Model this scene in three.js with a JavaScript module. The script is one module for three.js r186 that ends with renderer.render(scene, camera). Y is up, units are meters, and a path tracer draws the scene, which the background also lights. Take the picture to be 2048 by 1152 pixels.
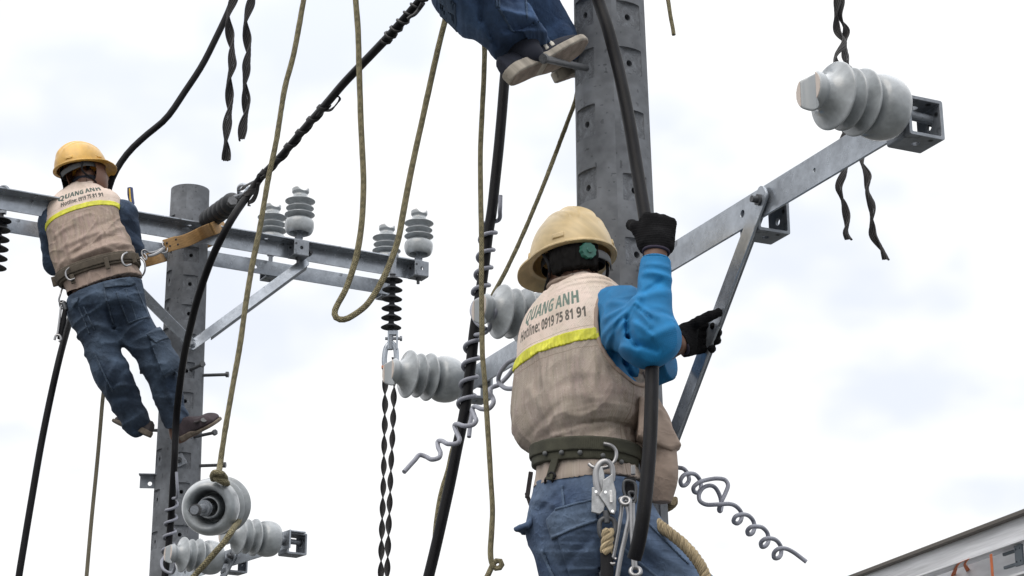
import * as THREE from 'three';
import { mergeGeometries } from 'three/addons/utils/BufferGeometryUtils.js';
import { RoundedBoxGeometry } from 'three/addons/geometries/RoundedBoxGeometry.js';
import { Brush, Evaluator, SUBTRACTION } from 'three-bvh-csg';

// ---------------------------------------------------------------- camera, sky, sun, exposure
const CY = 6, TH = 18 * Math.PI / 180, F = 3765;           // eye height, upward tilt, focal length in half-size picture units
const scene = new THREE.Scene();
const camera = new THREE.PerspectiveCamera(2 * Math.atan(576 / F) * 180 / Math.PI, 16 / 9, 0.1, 4000);
camera.position.set(0, CY, 0);
camera.lookAt(0, CY + Math.sin(TH), -Math.cos(TH));
const renderer = new THREE.WebGLRenderer({ antialias: true });
renderer.toneMapping = THREE.LinearToneMapping;
renderer.toneMappingExposure = 1.2;
renderer.shadowMap.enabled = true;

function hash(i, j, k) { let h = Math.imul(i, 374761393) ^ Math.imul(j, 668265263) ^ Math.imul(k, 2147483647 ^ 0x5bd1e995); h = Math.imul(h ^ (h >>> 13), 1274126177); h ^= h >>> 16; return (h >>> 0) / 4294967296; }
function noise3(x, y, z) {
  const i = Math.floor(x), j = Math.floor(y), k = Math.floor(z); let u = x - i, v = y - j, w = z - k;
  u = u * u * (3 - 2 * u); v = v * v * (3 - 2 * v); w = w * w * (3 - 2 * w);
  const a = hash(i, j, k), b = hash(i + 1, j, k), c = hash(i, j + 1, k), d = hash(i + 1, j + 1, k);
  const e = hash(i, j, k + 1), f = hash(i + 1, j, k + 1), g = hash(i, j + 1, k + 1), h = hash(i + 1, j + 1, k + 1);
  const p = a + (b - a) * u + (c - a) * v + (a - b - c + d) * u * v, q = e + (f - e) * u + (g - e) * v + (e - f - g + h) * u * v;
  return (p + (q - p) * w) * 2 - 1;
}
function fbm3(x, y, z, o = 4) { let s = 0, a = 0.5; for (let i = 0; i < o; i++) { s += a * noise3(x, y, z); x = x * 2.03 + 7.1; y = y * 2.03 + 3.7; z = z * 2.03 + 1.3; a *= 0.5; } return s; }
let seedState = 12345;
function rnd() { seedState = (Math.imul(seedState, 1664525) + 1013904223) >>> 0; return seedState / 4294967296; }
const clamp = (x, a, b) => Math.min(b, Math.max(a, x));
const sstep = (a, b, x) => { const t = clamp((x - a) / (b - a), 0, 1); return t * t * (3 - 2 * t); };
const mix = (a, b, t) => a + (b - a) * t;

{ // overcast sky: bright white cloud with thinner bluish places
  const W = 2048, H = 1024, data = new Float32Array(W * H * 4);
  for (let j = 0; j < H; j++) for (let i = 0; i < W; i++) {
    const el = ((j + 0.5) / H - 0.5) * Math.PI, az = ((i + 0.5) / W) * 2 * Math.PI;
    const x = Math.cos(el) * Math.cos(az), z = Math.cos(el) * Math.sin(az), y = Math.sin(el);
    const s = 1 / (Math.max(y, 0) + 0.35);
    const n = fbm3(x * s * 7 + 3.3, y * 6 + 8, z * s * 7 + 11, 5), big = fbm3(x * s * 2.1 + 31, 5, z * s * 2.1 + 2, 3);
    let t = sstep(-0.08, 0.5, n + big * 0.6);
    const horizon = 1 - sstep(-0.02, 0.3, y);
    const L = 1.0 + 0.9 * sstep(0.34, 1, y);
    const w = [0.92 * L, 0.925 * L, 0.935 * L], b = [0.7 * L, 0.745 * L, 0.83 * L];
    const o = (j * W + i) * 4, dark = y < -0.02 ? 0.5 : 1;
    t *= 0.9;
    for (let c = 0; c < 3; c++) data[o + c] = mix(w[c], b[c], t) * dark;
    data[o + 3] = 1;
  }
  const sky = new THREE.DataTexture(data, W, H, THREE.RGBAFormat, THREE.FloatType);
  sky.mapping = THREE.EquirectangularReflectionMapping; sky.magFilter = sky.minFilter = THREE.LinearFilter; sky.wrapS = THREE.RepeatWrapping; sky.needsUpdate = true;
  scene.background = sky; scene.environment = sky;
}
const sun = new THREE.DirectionalLight(0xfff4e6, 1.2);
sun.position.set(-4, 22, 5); sun.target.position.set(0, 7, -6);
sun.castShadow = true; sun.shadow.radius = 100;
Object.assign(sun.shadow.camera, { left: -8, right: 8, top: 8, bottom: -8, near: 1, far: 50 });
scene.add(sun, sun.target);

// ---------------------------------------------------------------- placing
const V = (x, y, z) => new THREE.Vector3(x, y, z);
// point seen at (px, py) of the photograph at a horizontal distance z ahead of the eye
function P(px, py, z) { const u = (px - 1024) / F, v = (576 - py) / F, d = z / (Math.cos(TH) - v * Math.sin(TH)); return V(d * u, CY + d * (Math.sin(TH) + v * Math.cos(TH)), -z); }
function PY(px, py, Y) { const ph = Math.atan((576 - py) / F); return P(px, py, (Y - CY) / Math.tan(TH + ph)); }   // the same at a world height
const used = new Map(), baseOf = new Map();
function numbered(n) { const k = used.get(n) || 0; used.set(n, k + 1); return k ? n + '_' + String(k).padStart(3, '0') : n; }
function tag(o, label, category, group, kind) { o.userData = { label, category }; if (group) o.userData.group = group; if (kind) o.userData.kind = kind; return o; }
function shade(m) { m.castShadow = m.receiveShadow = true; return m; }
function thing(name, label, category, origin, group) { const o = new THREE.Group(); o.name = numbered(name); o.position.copy(origin); scene.add(o); return tag(o, label, category, group); }
// geometry is given in world coordinates; the mesh sits at its thing's base
function part(name, geo, mat, parent, label) {
  const g = Array.isArray(geo) ? merge(geo) : geo, m = shade(new THREE.Mesh(g, mat)); m.name = name;
  const o = baseOf.get(parent) || parent.position; g.translate(-o.x, -o.y, -o.z); parent.add(m); baseOf.set(m, o);
  if (label) m.userData.label = label; return m;
}
function solo(name, geo, mat, label, category, group, origin) {
  const g = Array.isArray(geo) ? merge(geo) : geo; if (!origin) { g.computeBoundingBox(); origin = g.boundingBox.getCenter(V()); origin.y = g.boundingBox.min.y; }
  g.translate(-origin.x, -origin.y, -origin.z);
  const m = shade(new THREE.Mesh(g, mat)); m.name = numbered(name); m.position.copy(origin); scene.add(m); tag(m, label, category, group); baseOf.set(m, origin); return m;
}
function clean(g) {
  g = g.index ? g.toNonIndexed() : g;
  for (const k of Object.keys(g.attributes)) if (!['position', 'normal', 'uv'].includes(k)) g.deleteAttribute(k);
  if (!g.attributes.uv) g.setAttribute('uv', new THREE.BufferAttribute(new Float32Array(g.attributes.position.count * 2), 2));
  g.morphAttributes = {}; g.clearGroups(); return g;
}
function merge(list) { return list.length === 1 ? list[0] : mergeGeometries(list.map(clean)); }
function basis(g, o, x, y) { // local x, y to world directions
  const X = x.clone().normalize(), Z = X.clone().cross(y).normalize(), Y = Z.clone().cross(X);
  return g.applyMatrix4(new THREE.Matrix4().makeBasis(X, Y, Z).setPosition(o));
}
const UP = V(0, 1, 0);
const lerpV = (a, b, t) => a.clone().lerp(b, t);
const add = (a, ...r) => { const o = a.clone(); for (let i = 0; i < r.length; i += 2) o.addScaledVector(r[i], r[i + 1]); return o; };
function rod(a, b, r1, r2 = r1, n = 14, caps = true) { // straight rod along a-b, uv in metres
  const d = b.clone().sub(a), L = d.length(), g = new THREE.CylinderGeometry(r2, r1, L, n, 1, !caps);
  const q = new THREE.Quaternion().setFromUnitVectors(UP, d.normalize());
  return g.applyQuaternion(q).translate((a.x + b.x) / 2, (a.y + b.y) / 2, (a.z + b.z) / 2);
}
function hexNut(c, dir, r, h) { const g = new THREE.CylinderGeometry(r, r, h, 6); g.applyQuaternion(new THREE.Quaternion().setFromUnitVectors(UP, dir.clone().normalize())); return g.translate(c.x, c.y, c.z); }
function boxAt(c, x, y, lx, ly, lz, r = 0.002) { return basis(new RoundedBoxGeometry(lx, ly, lz, 2, r), c, x, y); }
function plate(len, h, t, holes = [], round = 0) { // in local xy, from x=0 to len, centred on y and z
  const s = new THREE.Shape();
  if (round) { s.moveTo(round, -h / 2); s.lineTo(len - round, -h / 2); s.quadraticCurveTo(len, -h / 2, len, 0); s.quadraticCurveTo(len, h / 2, len - round, h / 2); s.lineTo(round, h / 2); s.quadraticCurveTo(0, h / 2, 0, 0); s.quadraticCurveTo(0, -h / 2, round, -h / 2); }
  else { s.moveTo(0, -h / 2); s.lineTo(len, -h / 2); s.lineTo(len, h / 2); s.lineTo(0, h / 2); s.closePath(); }
  for (const [x, y, r] of holes) { const p = new THREE.Path(); p.absarc(x, y, r, 0, 6.2832, true); s.holes.push(p); }
  const g = new THREE.ExtrudeGeometry(s, { depth: t - 0.002, bevelEnabled: true, bevelSize: 0.001, bevelThickness: 0.001, bevelSegments: 1, curveSegments: 14 });
  return g.translate(0, 0, -t / 2 + 0.001);
}
const spline = (pts, closed = false) => new THREE.CatmullRomCurve3(pts, closed, 'centripetal');
// swept tube with transported frames; rad(t, angle) or a number; uv in metres
function tube(curve, rad, { n = 120, m = 12, cap = true, flat = 1, side = null } = {}) {
  if (Array.isArray(curve)) curve = spline(curve);
  const L = curve.getLength(), pts = curve.getSpacedPoints(n), pos = [], nor = [], uv = [], idx = [];
  let T = curve.getTangentAt(0), N = (side ? side.clone() : Math.abs(T.y) < 0.9 ? V(0, 1, 0) : V(1, 0, 0)); N.addScaledVector(T, -N.dot(T)).normalize();
  const fr = typeof rad === 'function' ? rad : () => rad, B = V();
  for (let i = 0; i <= n; i++) {
    T = curve.getTangentAt(i / n); N.addScaledVector(T, -N.dot(T)).normalize(); B.crossVectors(T, N);
    for (let j = 0; j <= m; j++) {
      const a = j / m * Math.PI * 2, c = Math.cos(a), s = Math.sin(a), r = fr(i / n, a), p = pts[i];
      pos.push(p.x + r * (c * N.x + s * B.x * flat), p.y + r * (c * N.y + s * B.y * flat), p.z + r * (c * N.z + s * B.z * flat));
      const nx = c * flat, ns = s, l = Math.hypot(nx, ns); nor.push((nx * N.x + ns * B.x) / l, (nx * N.y + ns * B.y) / l, (nx * N.z + ns * B.z) / l);
      uv.push(j / m, i / n * L);
    }
  }
  const w = m + 1;
  for (let i = 0; i < n; i++) for (let j = 0; j < m; j++) { const a = i * w + j; idx.push(a, a + 1, a + w, a + 1, a + w + 1, a + w); }
  if (cap) for (const e of [0, n]) {
    const c = pos.length / 3, t = curve.getTangentAt(e / n).multiplyScalar(e ? 1 : -1), p = pts[e]; pos.push(p.x, p.y, p.z); nor.push(t.x, t.y, t.z); uv.push(0.5, 0);
    for (let j = 0; j <= m; j++) { const k = (e * w + j) * 3; pos.push(pos[k], pos[k + 1], pos[k + 2]); nor.push(t.x, t.y, t.z); uv.push(j / m, e / n * L); }
    for (let j = 0; j < m; j++) e ? idx.push(c, c + j + 1, c + j + 2) : idx.push(c, c + j + 2, c + j + 1);
  }
  const g = new THREE.BufferGeometry();
  g.setAttribute('position', new THREE.Float32BufferAttribute(pos, 3)); g.setAttribute('normal', new THREE.Float32BufferAttribute(nor, 3)); g.setAttribute('uv', new THREE.Float32BufferAttribute(uv, 2));
  g.setIndex(idx); 
  if (typeof rad === 'function') { const cn = g.attributes.normal.array.slice(); g.computeVertexNormals(); const nn = g.attributes.normal.array; const lim = (n + 1) * w; for (let i = 0; i <= n; i++) { const a = (i * w) * 3, b = (i * w + m) * 3; for (let k = 0; k < 3; k++) nn[a + k] = nn[b + k] = nn[a + k] + nn[b + k]; } for (let k = lim * 3; k < cn.length; k++) nn[k] = cn[k]; }
  return g;
}

// ---------------------------------------------------------------- procedural textures
function perlin2(period) { // tileable value noise on a lattice of the given period
  return (x, y, s) => { const i = Math.floor(x), j = Math.floor(y); let u = x - i, v = y - j; u = u * u * (3 - 2 * u); v = v * v * (3 - 2 * v); const m = (a) => ((a % period) + period) % period;
    const a = hash(m(i), m(j), s), b = hash(m(i + 1), m(j), s), c = hash(m(i), m(j + 1), s), d = hash(m(i + 1), m(j + 1), s); return (a + (b - a) * u + (c - a) * v + (a - b - c + d) * u * v) * 2 - 1; };
}
function tfbm(x, y, per, o, s) { let r = 0, a = 0.5, p = per; for (let k = 0; k < o; k++) { r += a * perlin2(p)(x * p, y * p, s + k); p *= 2; a *= 0.5; } return r; }
function texture(w, h, fn, srgb) { // fn(u, v) -> [r, g, b] 0..1 linear for data, sRGB for colour
  const d = new Uint8Array(w * h * 4);
  for (let j = 0; j < h; j++) for (let i = 0; i < w; i++) { const c = fn(i / w, j / h), o = (j * w + i) * 4; for (let k = 0; k < 3; k++) d[o + k] = clamp(Math.round((c.length ? c[k] : c) * 255), 0, 255); d[o + 3] = 255; }
  const t = new THREE.DataTexture(d, w, h); t.wrapS = t.wrapT = THREE.RepeatWrapping; t.magFilter = THREE.LinearFilter; t.minFilter = THREE.LinearMipmapLinearFilter; t.generateMipmaps = true;
  if (srgb) t.colorSpace = THREE.SRGBColorSpace; t.needsUpdate = true; return t;
}
function rep(t, x, y) { const c = t.clone(); c.repeat.set(x, y); c.needsUpdate = true; return c; }
const lin = (r, g, b) => new THREE.Color().setRGB(r, g, b);
function std(c, rough, metal = 0, o = {}) { return new THREE.MeshStandardMaterial({ color: c, roughness: rough, metalness: metal, ...o }); }
function phys(c, rough, metal = 0, o = {}) { return new THREE.MeshPhysicalMaterial({ color: c, roughness: rough, metalness: metal, ...o }); }

const concreteHeight = (u, v) => { const pit = tfbm(u, v, 48, 2, 71); return 0.55 + 0.3 * tfbm(u, v, 12, 5, 3) - (pit > 0.46 ? 0.4 * (pit - 0.46) / 0.2 : 0); };
const concreteMap = texture(512, 512, (u, v) => { const n = tfbm(u, v, 4, 6, 11), m = tfbm(u, v, 24, 3, 19), st = tfbm(u * 1, v * 1, 8, 3, 40), pit = tfbm(u, v, 48, 2, 71) > 0.48 ? -0.12 : 0; const l = 0.74 + 0.16 * n + 0.1 * m + 0.05 * st + pit; return [l * 0.97, l * 0.985, l]; }, true);
const concreteBump = texture(512, 512, concreteHeight);
const galvMap = texture(512, 512, (u, v) => { const n = tfbm(u, v, 5, 5, 5), s = tfbm(u, v, 40, 2, 9), d = tfbm(u, v, 9, 4, 77); let l = 0.76 + 0.16 * n + 0.06 * s; if (d > 0.27) l -= (d - 0.27) * 1.4; return [l * 0.975, l * 0.995, l * 1.02]; }, true);
const galvRough = texture(256, 256, (u, v) => 0.5 + 0.3 * tfbm(u, v, 8, 4, 15));
const ropeBump = texture(64, 64, (u, v) => { const a = ((u * 4 + v * 4) % 1 + 1) % 1, b = ((u * 4 - v * 4) % 1 + 1) % 1; const k = (Math.floor(u * 4 + v * 4) + Math.floor(u * 4 - v * 4 + 40)) & 1; return k ? Math.sin(a * Math.PI) : Math.sin(b * Math.PI); });
const ropeMap = texture(128, 128, (u, v) => { const n = tfbm(u, v, 8, 4, 31), k = ropeBumpAt(u, v); const l = 0.8 + 0.25 * n + 0.22 * (k - 0.5); return [l, l * 0.98, l * 0.9]; }, true);
function ropeBumpAt(u, v) { const a = ((u * 8 + v * 8) % 1 + 1) % 1, b = ((u * 8 - v * 8) % 1 + 1) % 1; const k = (Math.floor(u * 8 + v * 8) + Math.floor(u * 8 - v * 8 + 40)) & 1; return k ? Math.sin(a * Math.PI) : Math.sin(b * Math.PI); }
const grimeMap = texture(512, 512, (u, v) => { const n = tfbm(u, v, 6, 5, 51), s = tfbm(u, v, 30, 3, 8); const l = 0.86 + 0.16 * n + 0.06 * s; return [l, l, l]; }, true);
const scuffMap = texture(256, 256, (u, v) => { const n = tfbm(u, v, 6, 5, 91), d = tfbm(u, v, 50, 2, 12); const l = 0.62 + 0.3 * n + (d > 0.4 ? 0.5 : 0); return [l, l, l * 1.03]; }, true);

const M = {
  concrete: std(lin(0.30, 0.31, 0.33), 0.93, 0, { map: rep(concreteMap, 1.6, 1.6), bumpMap: rep(concreteBump, 1.6, 1.6), bumpScale: 0.0025 }),
  galv: std(lin(0.72, 0.75, 0.79), 0.45, 0.55, { map: rep(galvMap, 2.2, 2.2), roughnessMap: rep(galvRough, 3, 3) }),
  galvDull: std(lin(0.50, 0.52, 0.55), 0.55, 0.5, { map: rep(galvMap, 3, 3) }),
  steelDark: std(lin(0.13, 0.135, 0.145), 0.5, 0.6, { map: grimeMap }),
  chrome: std(lin(0.42, 0.42, 0.43), 0.34, 0.9, { map: rep(grimeMap, 10, 10) }),
  porcelain: phys(lin(0.42, 0.455, 0.48), 0.35, 0, { clearcoat: 0.8, clearcoatRoughness: 0.2, map: rep(grimeMap, 2, 3) }),
  bisque: std(lin(0.52, 0.46, 0.42), 0.9),
  cement: std(lin(0.30, 0.31, 0.31), 0.9),
  polymer: phys(lin(0.03, 0.032, 0.036), 0.55, 0, { specularIntensity: 0.4 }),
  cable: phys(lin(0.012, 0.012, 0.015), 0.5, 0, { specularIntensity: 0.35, map: rep(scuffMap, 2, 4) }),
  tape: std(lin(0.02, 0.02, 0.022), 0.5),
  wireGrip: std(lin(0.045, 0.042, 0.042), 0.6, 0.2, { map: rep(scuffMap, 3, 9) }),
  tie: std(lin(0.23, 0.24, 0.285), 0.5),
  rope: std(lin(0.335, 0.31, 0.225), 1, 0, { map: rep(ropeMap, 1, 14), bumpMap: rep(ropeBump, 2, 28), bumpScale: 0.003 }),
  ropeTan: std(lin(0.42, 0.33, 0.2), 1, 0, { map: rep(ropeMap, 1, 14), bumpMap: rep(ropeBump, 2, 28), bumpScale: 0.003 }),
  ropeWhite: std(lin(0.50, 0.42, 0.32), 1, 0, { map: rep(ropeMap, 1, 6) }),
  strapGrey: std(lin(0.20, 0.18, 0.13), 0.95, 0, { map: rep(grimeMap, 4, 6) }),
  copper: std(lin(0.45, 0.18, 0.1), 0.5, 0.6),
  paint: std(lin(0.8, 0.81, 0.84), 0.55, 0, { map: rep(grimeMap, 0.7, 0.7) }),
  paintDark: std(lin(0.1, 0.09, 0.08), 0.7),
  plateBlue: std(lin(0.10, 0.125, 0.15), 0.6, 0.2, { map: grimeMap }),
  orange: std(lin(0.62, 0.16, 0.05), 0.8, 0, { map: rep(grimeMap, 6, 3) }),
};
// ---------------------------------------------------------------- distance fields and their meshing
const smin = (a, b, k) => { const h = Math.max(k - Math.abs(a - b), 0) / k; return Math.min(a, b) - h * h * k * 0.25; };
const smax = (a, b, k) => -smin(-a, -b, k);
const blend = (k, ...fs) => (x, y, z) => { let d = fs[0](x, y, z); for (let i = 1; i < fs.length; i++) d = smin(d, fs[i](x, y, z), k); return d; };
function cone(a, b, r1, r2) { // tapered capsule
  const ax = a.x, ay = a.y, az = a.z, dx = b.x - ax, dy = b.y - ay, dz = b.z - az, L = dx * dx + dy * dy + dz * dz || 1e-9;
  return (x, y, z) => { const px = x - ax, py = y - ay, pz = z - az, t = clamp((px * dx + py * dy + pz * dz) / L, 0, 1), ex = px - dx * t, ey = py - dy * t, ez = pz - dz * t; return Math.sqrt(ex * ex + ey * ey + ez * ez) - (r1 + (r2 - r1) * t); };
}
function limb(pts, k = 0.02) { return blend(k, ...pts.slice(1).map((p, i) => cone(pts[i][0], p[0], pts[i][1], p[1]))); }
function frame(x, y) { const X = x.clone().normalize(), Z = X.clone().cross(y).normalize(); return { X, Y: Z.clone().cross(X), Z }; }
function ellipsoid(c, f, rx, ry, rz) {
  return (x, y, z) => { const px = x - c.x, py = y - c.y, pz = z - c.z, a = (px * f.X.x + py * f.X.y + pz * f.X.z), b = (px * f.Y.x + py * f.Y.y + pz * f.Y.z), d = (px * f.Z.x + py * f.Z.y + pz * f.Z.z);
    const k0 = Math.sqrt((a / rx) ** 2 + (b / ry) ** 2 + (d / rz) ** 2), k1 = Math.sqrt((a / rx / rx) ** 2 + (b / ry / ry) ** 2 + (d / rz / rz) ** 2); return k1 > 1e-9 ? k0 * (k0 - 1) / k1 : -Math.min(rx, ry, rz); };
}
function rbox(c, f, hx, hy, hz, r) {
  return (x, y, z) => { const px = x - c.x, py = y - c.y, pz = z - c.z, a = Math.abs(px * f.X.x + py * f.X.y + pz * f.X.z) - hx + r, b = Math.abs(px * f.Y.x + py * f.Y.y + pz * f.Y.z) - hy + r, d = Math.abs(px * f.Z.x + py * f.Z.y + pz * f.Z.z) - hz + r;
    return Math.hypot(Math.max(a, 0), Math.max(b, 0), Math.max(d, 0)) + Math.min(Math.max(a, b, d), 0) - r; };
}
const half = (c, n) => { n = n.clone().normalize(); const o = n.dot(c); return (x, y, z) => x * n.x + y * n.y + z * n.z - o; };   // inside where the side away from n is
// stack of elliptic sections: ring = [centre, half width, half depth, right vector, back vector]
function loft(rings, e = 2.2, sub = 4) {
  const R = [], cr = (a, b, c, d, t) => 0.5 * (2 * b + (c - a) * t + (2 * a - 5 * b + 4 * c - d) * t * t + (3 * b - a - 3 * c + d) * t * t * t), n = rings.length;
  const flat = rings.map((r) => [...r[0].toArray(), r[1], r[2], ...r[3].toArray(), ...r[4].toArray()]);
  for (let i = 0; i < n - 1; i++) for (let s = 0; s < sub; s++) R.push(flat[i].map((_, k) => cr(flat[Math.max(i - 1, 0)][k], flat[i][k], flat[i + 1][k], flat[Math.min(i + 2, n - 1)][k], s / sub)));
  R.push(flat[n - 1]);
  const S = R.slice(1).map((q, i) => { const p = R[i], d = [q[0] - p[0], q[1] - p[1], q[2] - p[2]]; return { p, q, d, L: d[0] * d[0] + d[1] * d[1] + d[2] * d[2] }; }), last = S.length - 1;
  return (x, y, z) => {
    let best = 1e9, bt = 0, bs = null, bi = 0;
    for (let i = 0; i <= last; i++) { const s = S[i], px = x - s.p[0], py = y - s.p[1], pz = z - s.p[2], u = (px * s.d[0] + py * s.d[1] + pz * s.d[2]) / s.L, t = clamp(u, 0, 1), ex = px - s.d[0] * t, ey = py - s.d[1] * t, ez = pz - s.d[2] * t, q = ex * ex + ey * ey + ez * ez; if (q < best) { best = q; bt = u; bs = s; bi = i; } }
    const t = clamp(bt, 0, 1), p = bs.p, q = bs.q, px = x - mix(p[0], q[0], t), py = y - mix(p[1], q[1], t), pz = z - mix(p[2], q[2], t);
    const w = mix(p[3], q[3], t), d = mix(p[4], q[4], t), a = px * mix(p[5], q[5], t) + py * mix(p[6], q[6], t) + pz * mix(p[7], q[7], t), b = px * mix(p[8], q[8], t) + py * mix(p[9], q[9], t) + pz * mix(p[10], q[10], t);
    const k = Math.pow(Math.pow(Math.abs(a / w), e) + Math.pow(Math.abs(b / d), e), 1 / e), len = Math.hypot(a, b);
    let rad = k > 1e-4 ? len - len / k : -Math.min(w, d); rad = Math.max(rad, -Math.min(w, d));
    if (bi === 0 && bt < 0) { const h = -bt * Math.sqrt(bs.L); return rad > 0 ? Math.hypot(rad, h) : h; }
    if (bi === last && bt > 1) { const h = (bt - 1) * Math.sqrt(bs.L); return rad > 0 ? Math.hypot(rad, h) : h; }
    return rad;
  };
}
// surface nets over a sparse grid
function meshSDF(f, min, max, h, { uv = null, color = null } = {}) {
  const nx = Math.ceil((max.x - min.x) / h) + 1, ny = Math.ceil((max.y - min.y) / h) + 1, nz = Math.ceil((max.z - min.z) / h) + 1, val = new Float32Array(nx * ny * nz), B = 6, reach = B * h * 0.87 * 1.7;
  for (let k = 0; k < nz; k += B) for (let j = 0; j < ny; j += B) for (let i = 0; i < nx; i += B) {
    const c = f(min.x + (i + B / 2) * h, min.y + (j + B / 2) * h, min.z + (k + B / 2) * h), far = Math.abs(c) > reach, s = c > 0 ? 1 : -1;
    for (let kk = k; kk < Math.min(k + B, nz); kk++) for (let jj = j; jj < Math.min(j + B, ny); jj++) for (let ii = i; ii < Math.min(i + B, nx); ii++) val[(kk * ny + jj) * nx + ii] = far ? s : f(min.x + ii * h, min.y + jj * h, min.z + kk * h);
  }
  const pos = [], cell = new Int32Array(nx * ny * nz).fill(-1), sx = 1, sy = nx, sz = nx * ny, off = [0, sx, sy, sx + sy, sz, sx + sz, sy + sz, sx + sy + sz], E = [[0, 1], [2, 3], [4, 5], [6, 7], [0, 2], [1, 3], [4, 6], [5, 7], [0, 4], [1, 5], [2, 6], [3, 7]];
  for (let k = 0; k < nz - 1; k++) for (let j = 0; j < ny - 1; j++) for (let i = 0; i < nx - 1; i++) {
    const o = (k * ny + j) * nx + i; let m = 0; for (let c = 0; c < 8; c++) if (val[o + off[c]] < 0) m |= 1 << c;
    if (m === 0 || m === 255) continue;
    let n = 0, X = 0, Y = 0, Z = 0;
    for (const [a, b] of E) { if (((m >> a) & 1) === ((m >> b) & 1)) continue; const va = val[o + off[a]], vb = val[o + off[b]], t = va / (va - vb); X += (a & 1) + ((b & 1) - (a & 1)) * t; Y += ((a >> 1) & 1) + (((b >> 1) & 1) - ((a >> 1) & 1)) * t; Z += (a >> 2) + ((b >> 2) - (a >> 2)) * t; n++; }
    cell[o] = pos.length / 3; pos.push(min.x + (i + X / n) * h, min.y + (j + Y / n) * h, min.z + (k + Z / n) * h);
  }
  const idx = [];
  const quad = (a, b, c, d, flip) => { if (a < 0 || b < 0 || c < 0 || d < 0) return; flip ? idx.push(a, c, b, a, d, c) : idx.push(a, b, c, a, c, d); };
  for (let k = 1; k < nz - 1; k++) for (let j = 1; j < ny - 1; j++) for (let i = 1; i < nx - 1; i++) {
    const o = (k * ny + j) * nx + i, s = val[o] < 0;
    if (s !== (val[o + sx] < 0)) quad(cell[o - sy - sz], cell[o - sz], cell[o], cell[o - sy], !s);
    if (s !== (val[o + sy] < 0)) quad(cell[o - sx - sz], cell[o - sx], cell[o], cell[o - sz], !s);
    if (s !== (val[o + sz] < 0)) quad(cell[o - sx - sy], cell[o - sy], cell[o], cell[o - sx], !s);
  }
  const nv = pos.length / 3, nor = new Float32Array(nv * 3), uvs = new Float32Array(nv * 2), cols = color && new Float32Array(nv * 3), e = h * 0.45;
  for (let i = 0; i < nv; i++) {
    let x = pos[i * 3], y = pos[i * 3 + 1], z = pos[i * 3 + 2];
    for (let pass = 0; pass < 2; pass++) {
      let gx = f(x + e, y, z) - f(x - e, y, z), gy = f(x, y + e, z) - f(x, y - e, z), gz = f(x, y, z + e) - f(x, y, z - e); const l = Math.hypot(gx, gy, gz) || 1; gx /= l; gy /= l; gz /= l;
      if (pass === 0) { const d = clamp(f(x, y, z), -h * 0.4, h * 0.4); x -= gx * d; y -= gy * d; z -= gz * d; } else { nor[i * 3] = gx; nor[i * 3 + 1] = gy; nor[i * 3 + 2] = gz; }
    }
    pos[i * 3] = x; pos[i * 3 + 1] = y; pos[i * 3 + 2] = z;
    if (uv) { const q = uv(x, y, z, nor[i * 3], nor[i * 3 + 1], nor[i * 3 + 2]); uvs[i * 2] = q[0]; uvs[i * 2 + 1] = q[1]; }
    if (color) { const q = color(x, y, z, nor[i * 3], nor[i * 3 + 1], nor[i * 3 + 2]); cols.set(q, i * 3); }
  }
  const g = new THREE.BufferGeometry(); g.setAttribute('position', new THREE.Float32BufferAttribute(pos, 3)); g.setAttribute('normal', new THREE.BufferAttribute(nor, 3)); g.setAttribute('uv', new THREE.BufferAttribute(uvs, 2)); if (cols) g.setAttribute('color', new THREE.BufferAttribute(cols, 3)); g.setIndex(idx); return g;
}
// ================================================================ the setting
{
  const g = new THREE.PlaneGeometry(3000, 3000, 1, 1).rotateX(-Math.PI / 2); const uv = g.attributes.uv; for (let i = 0; i < uv.count; i++) uv.setXY(i, uv.getX(i) * 3000, uv.getY(i) * 3000);
  const m = shade(new THREE.Mesh(g, std(lin(0.17, 0.165, 0.15), 0.95, 0, { map: rep(concreteMap, 0.3, 0.3) }))); m.name = 'ground'; m.userData.kind = 'structure'; scene.add(m);
}
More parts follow.
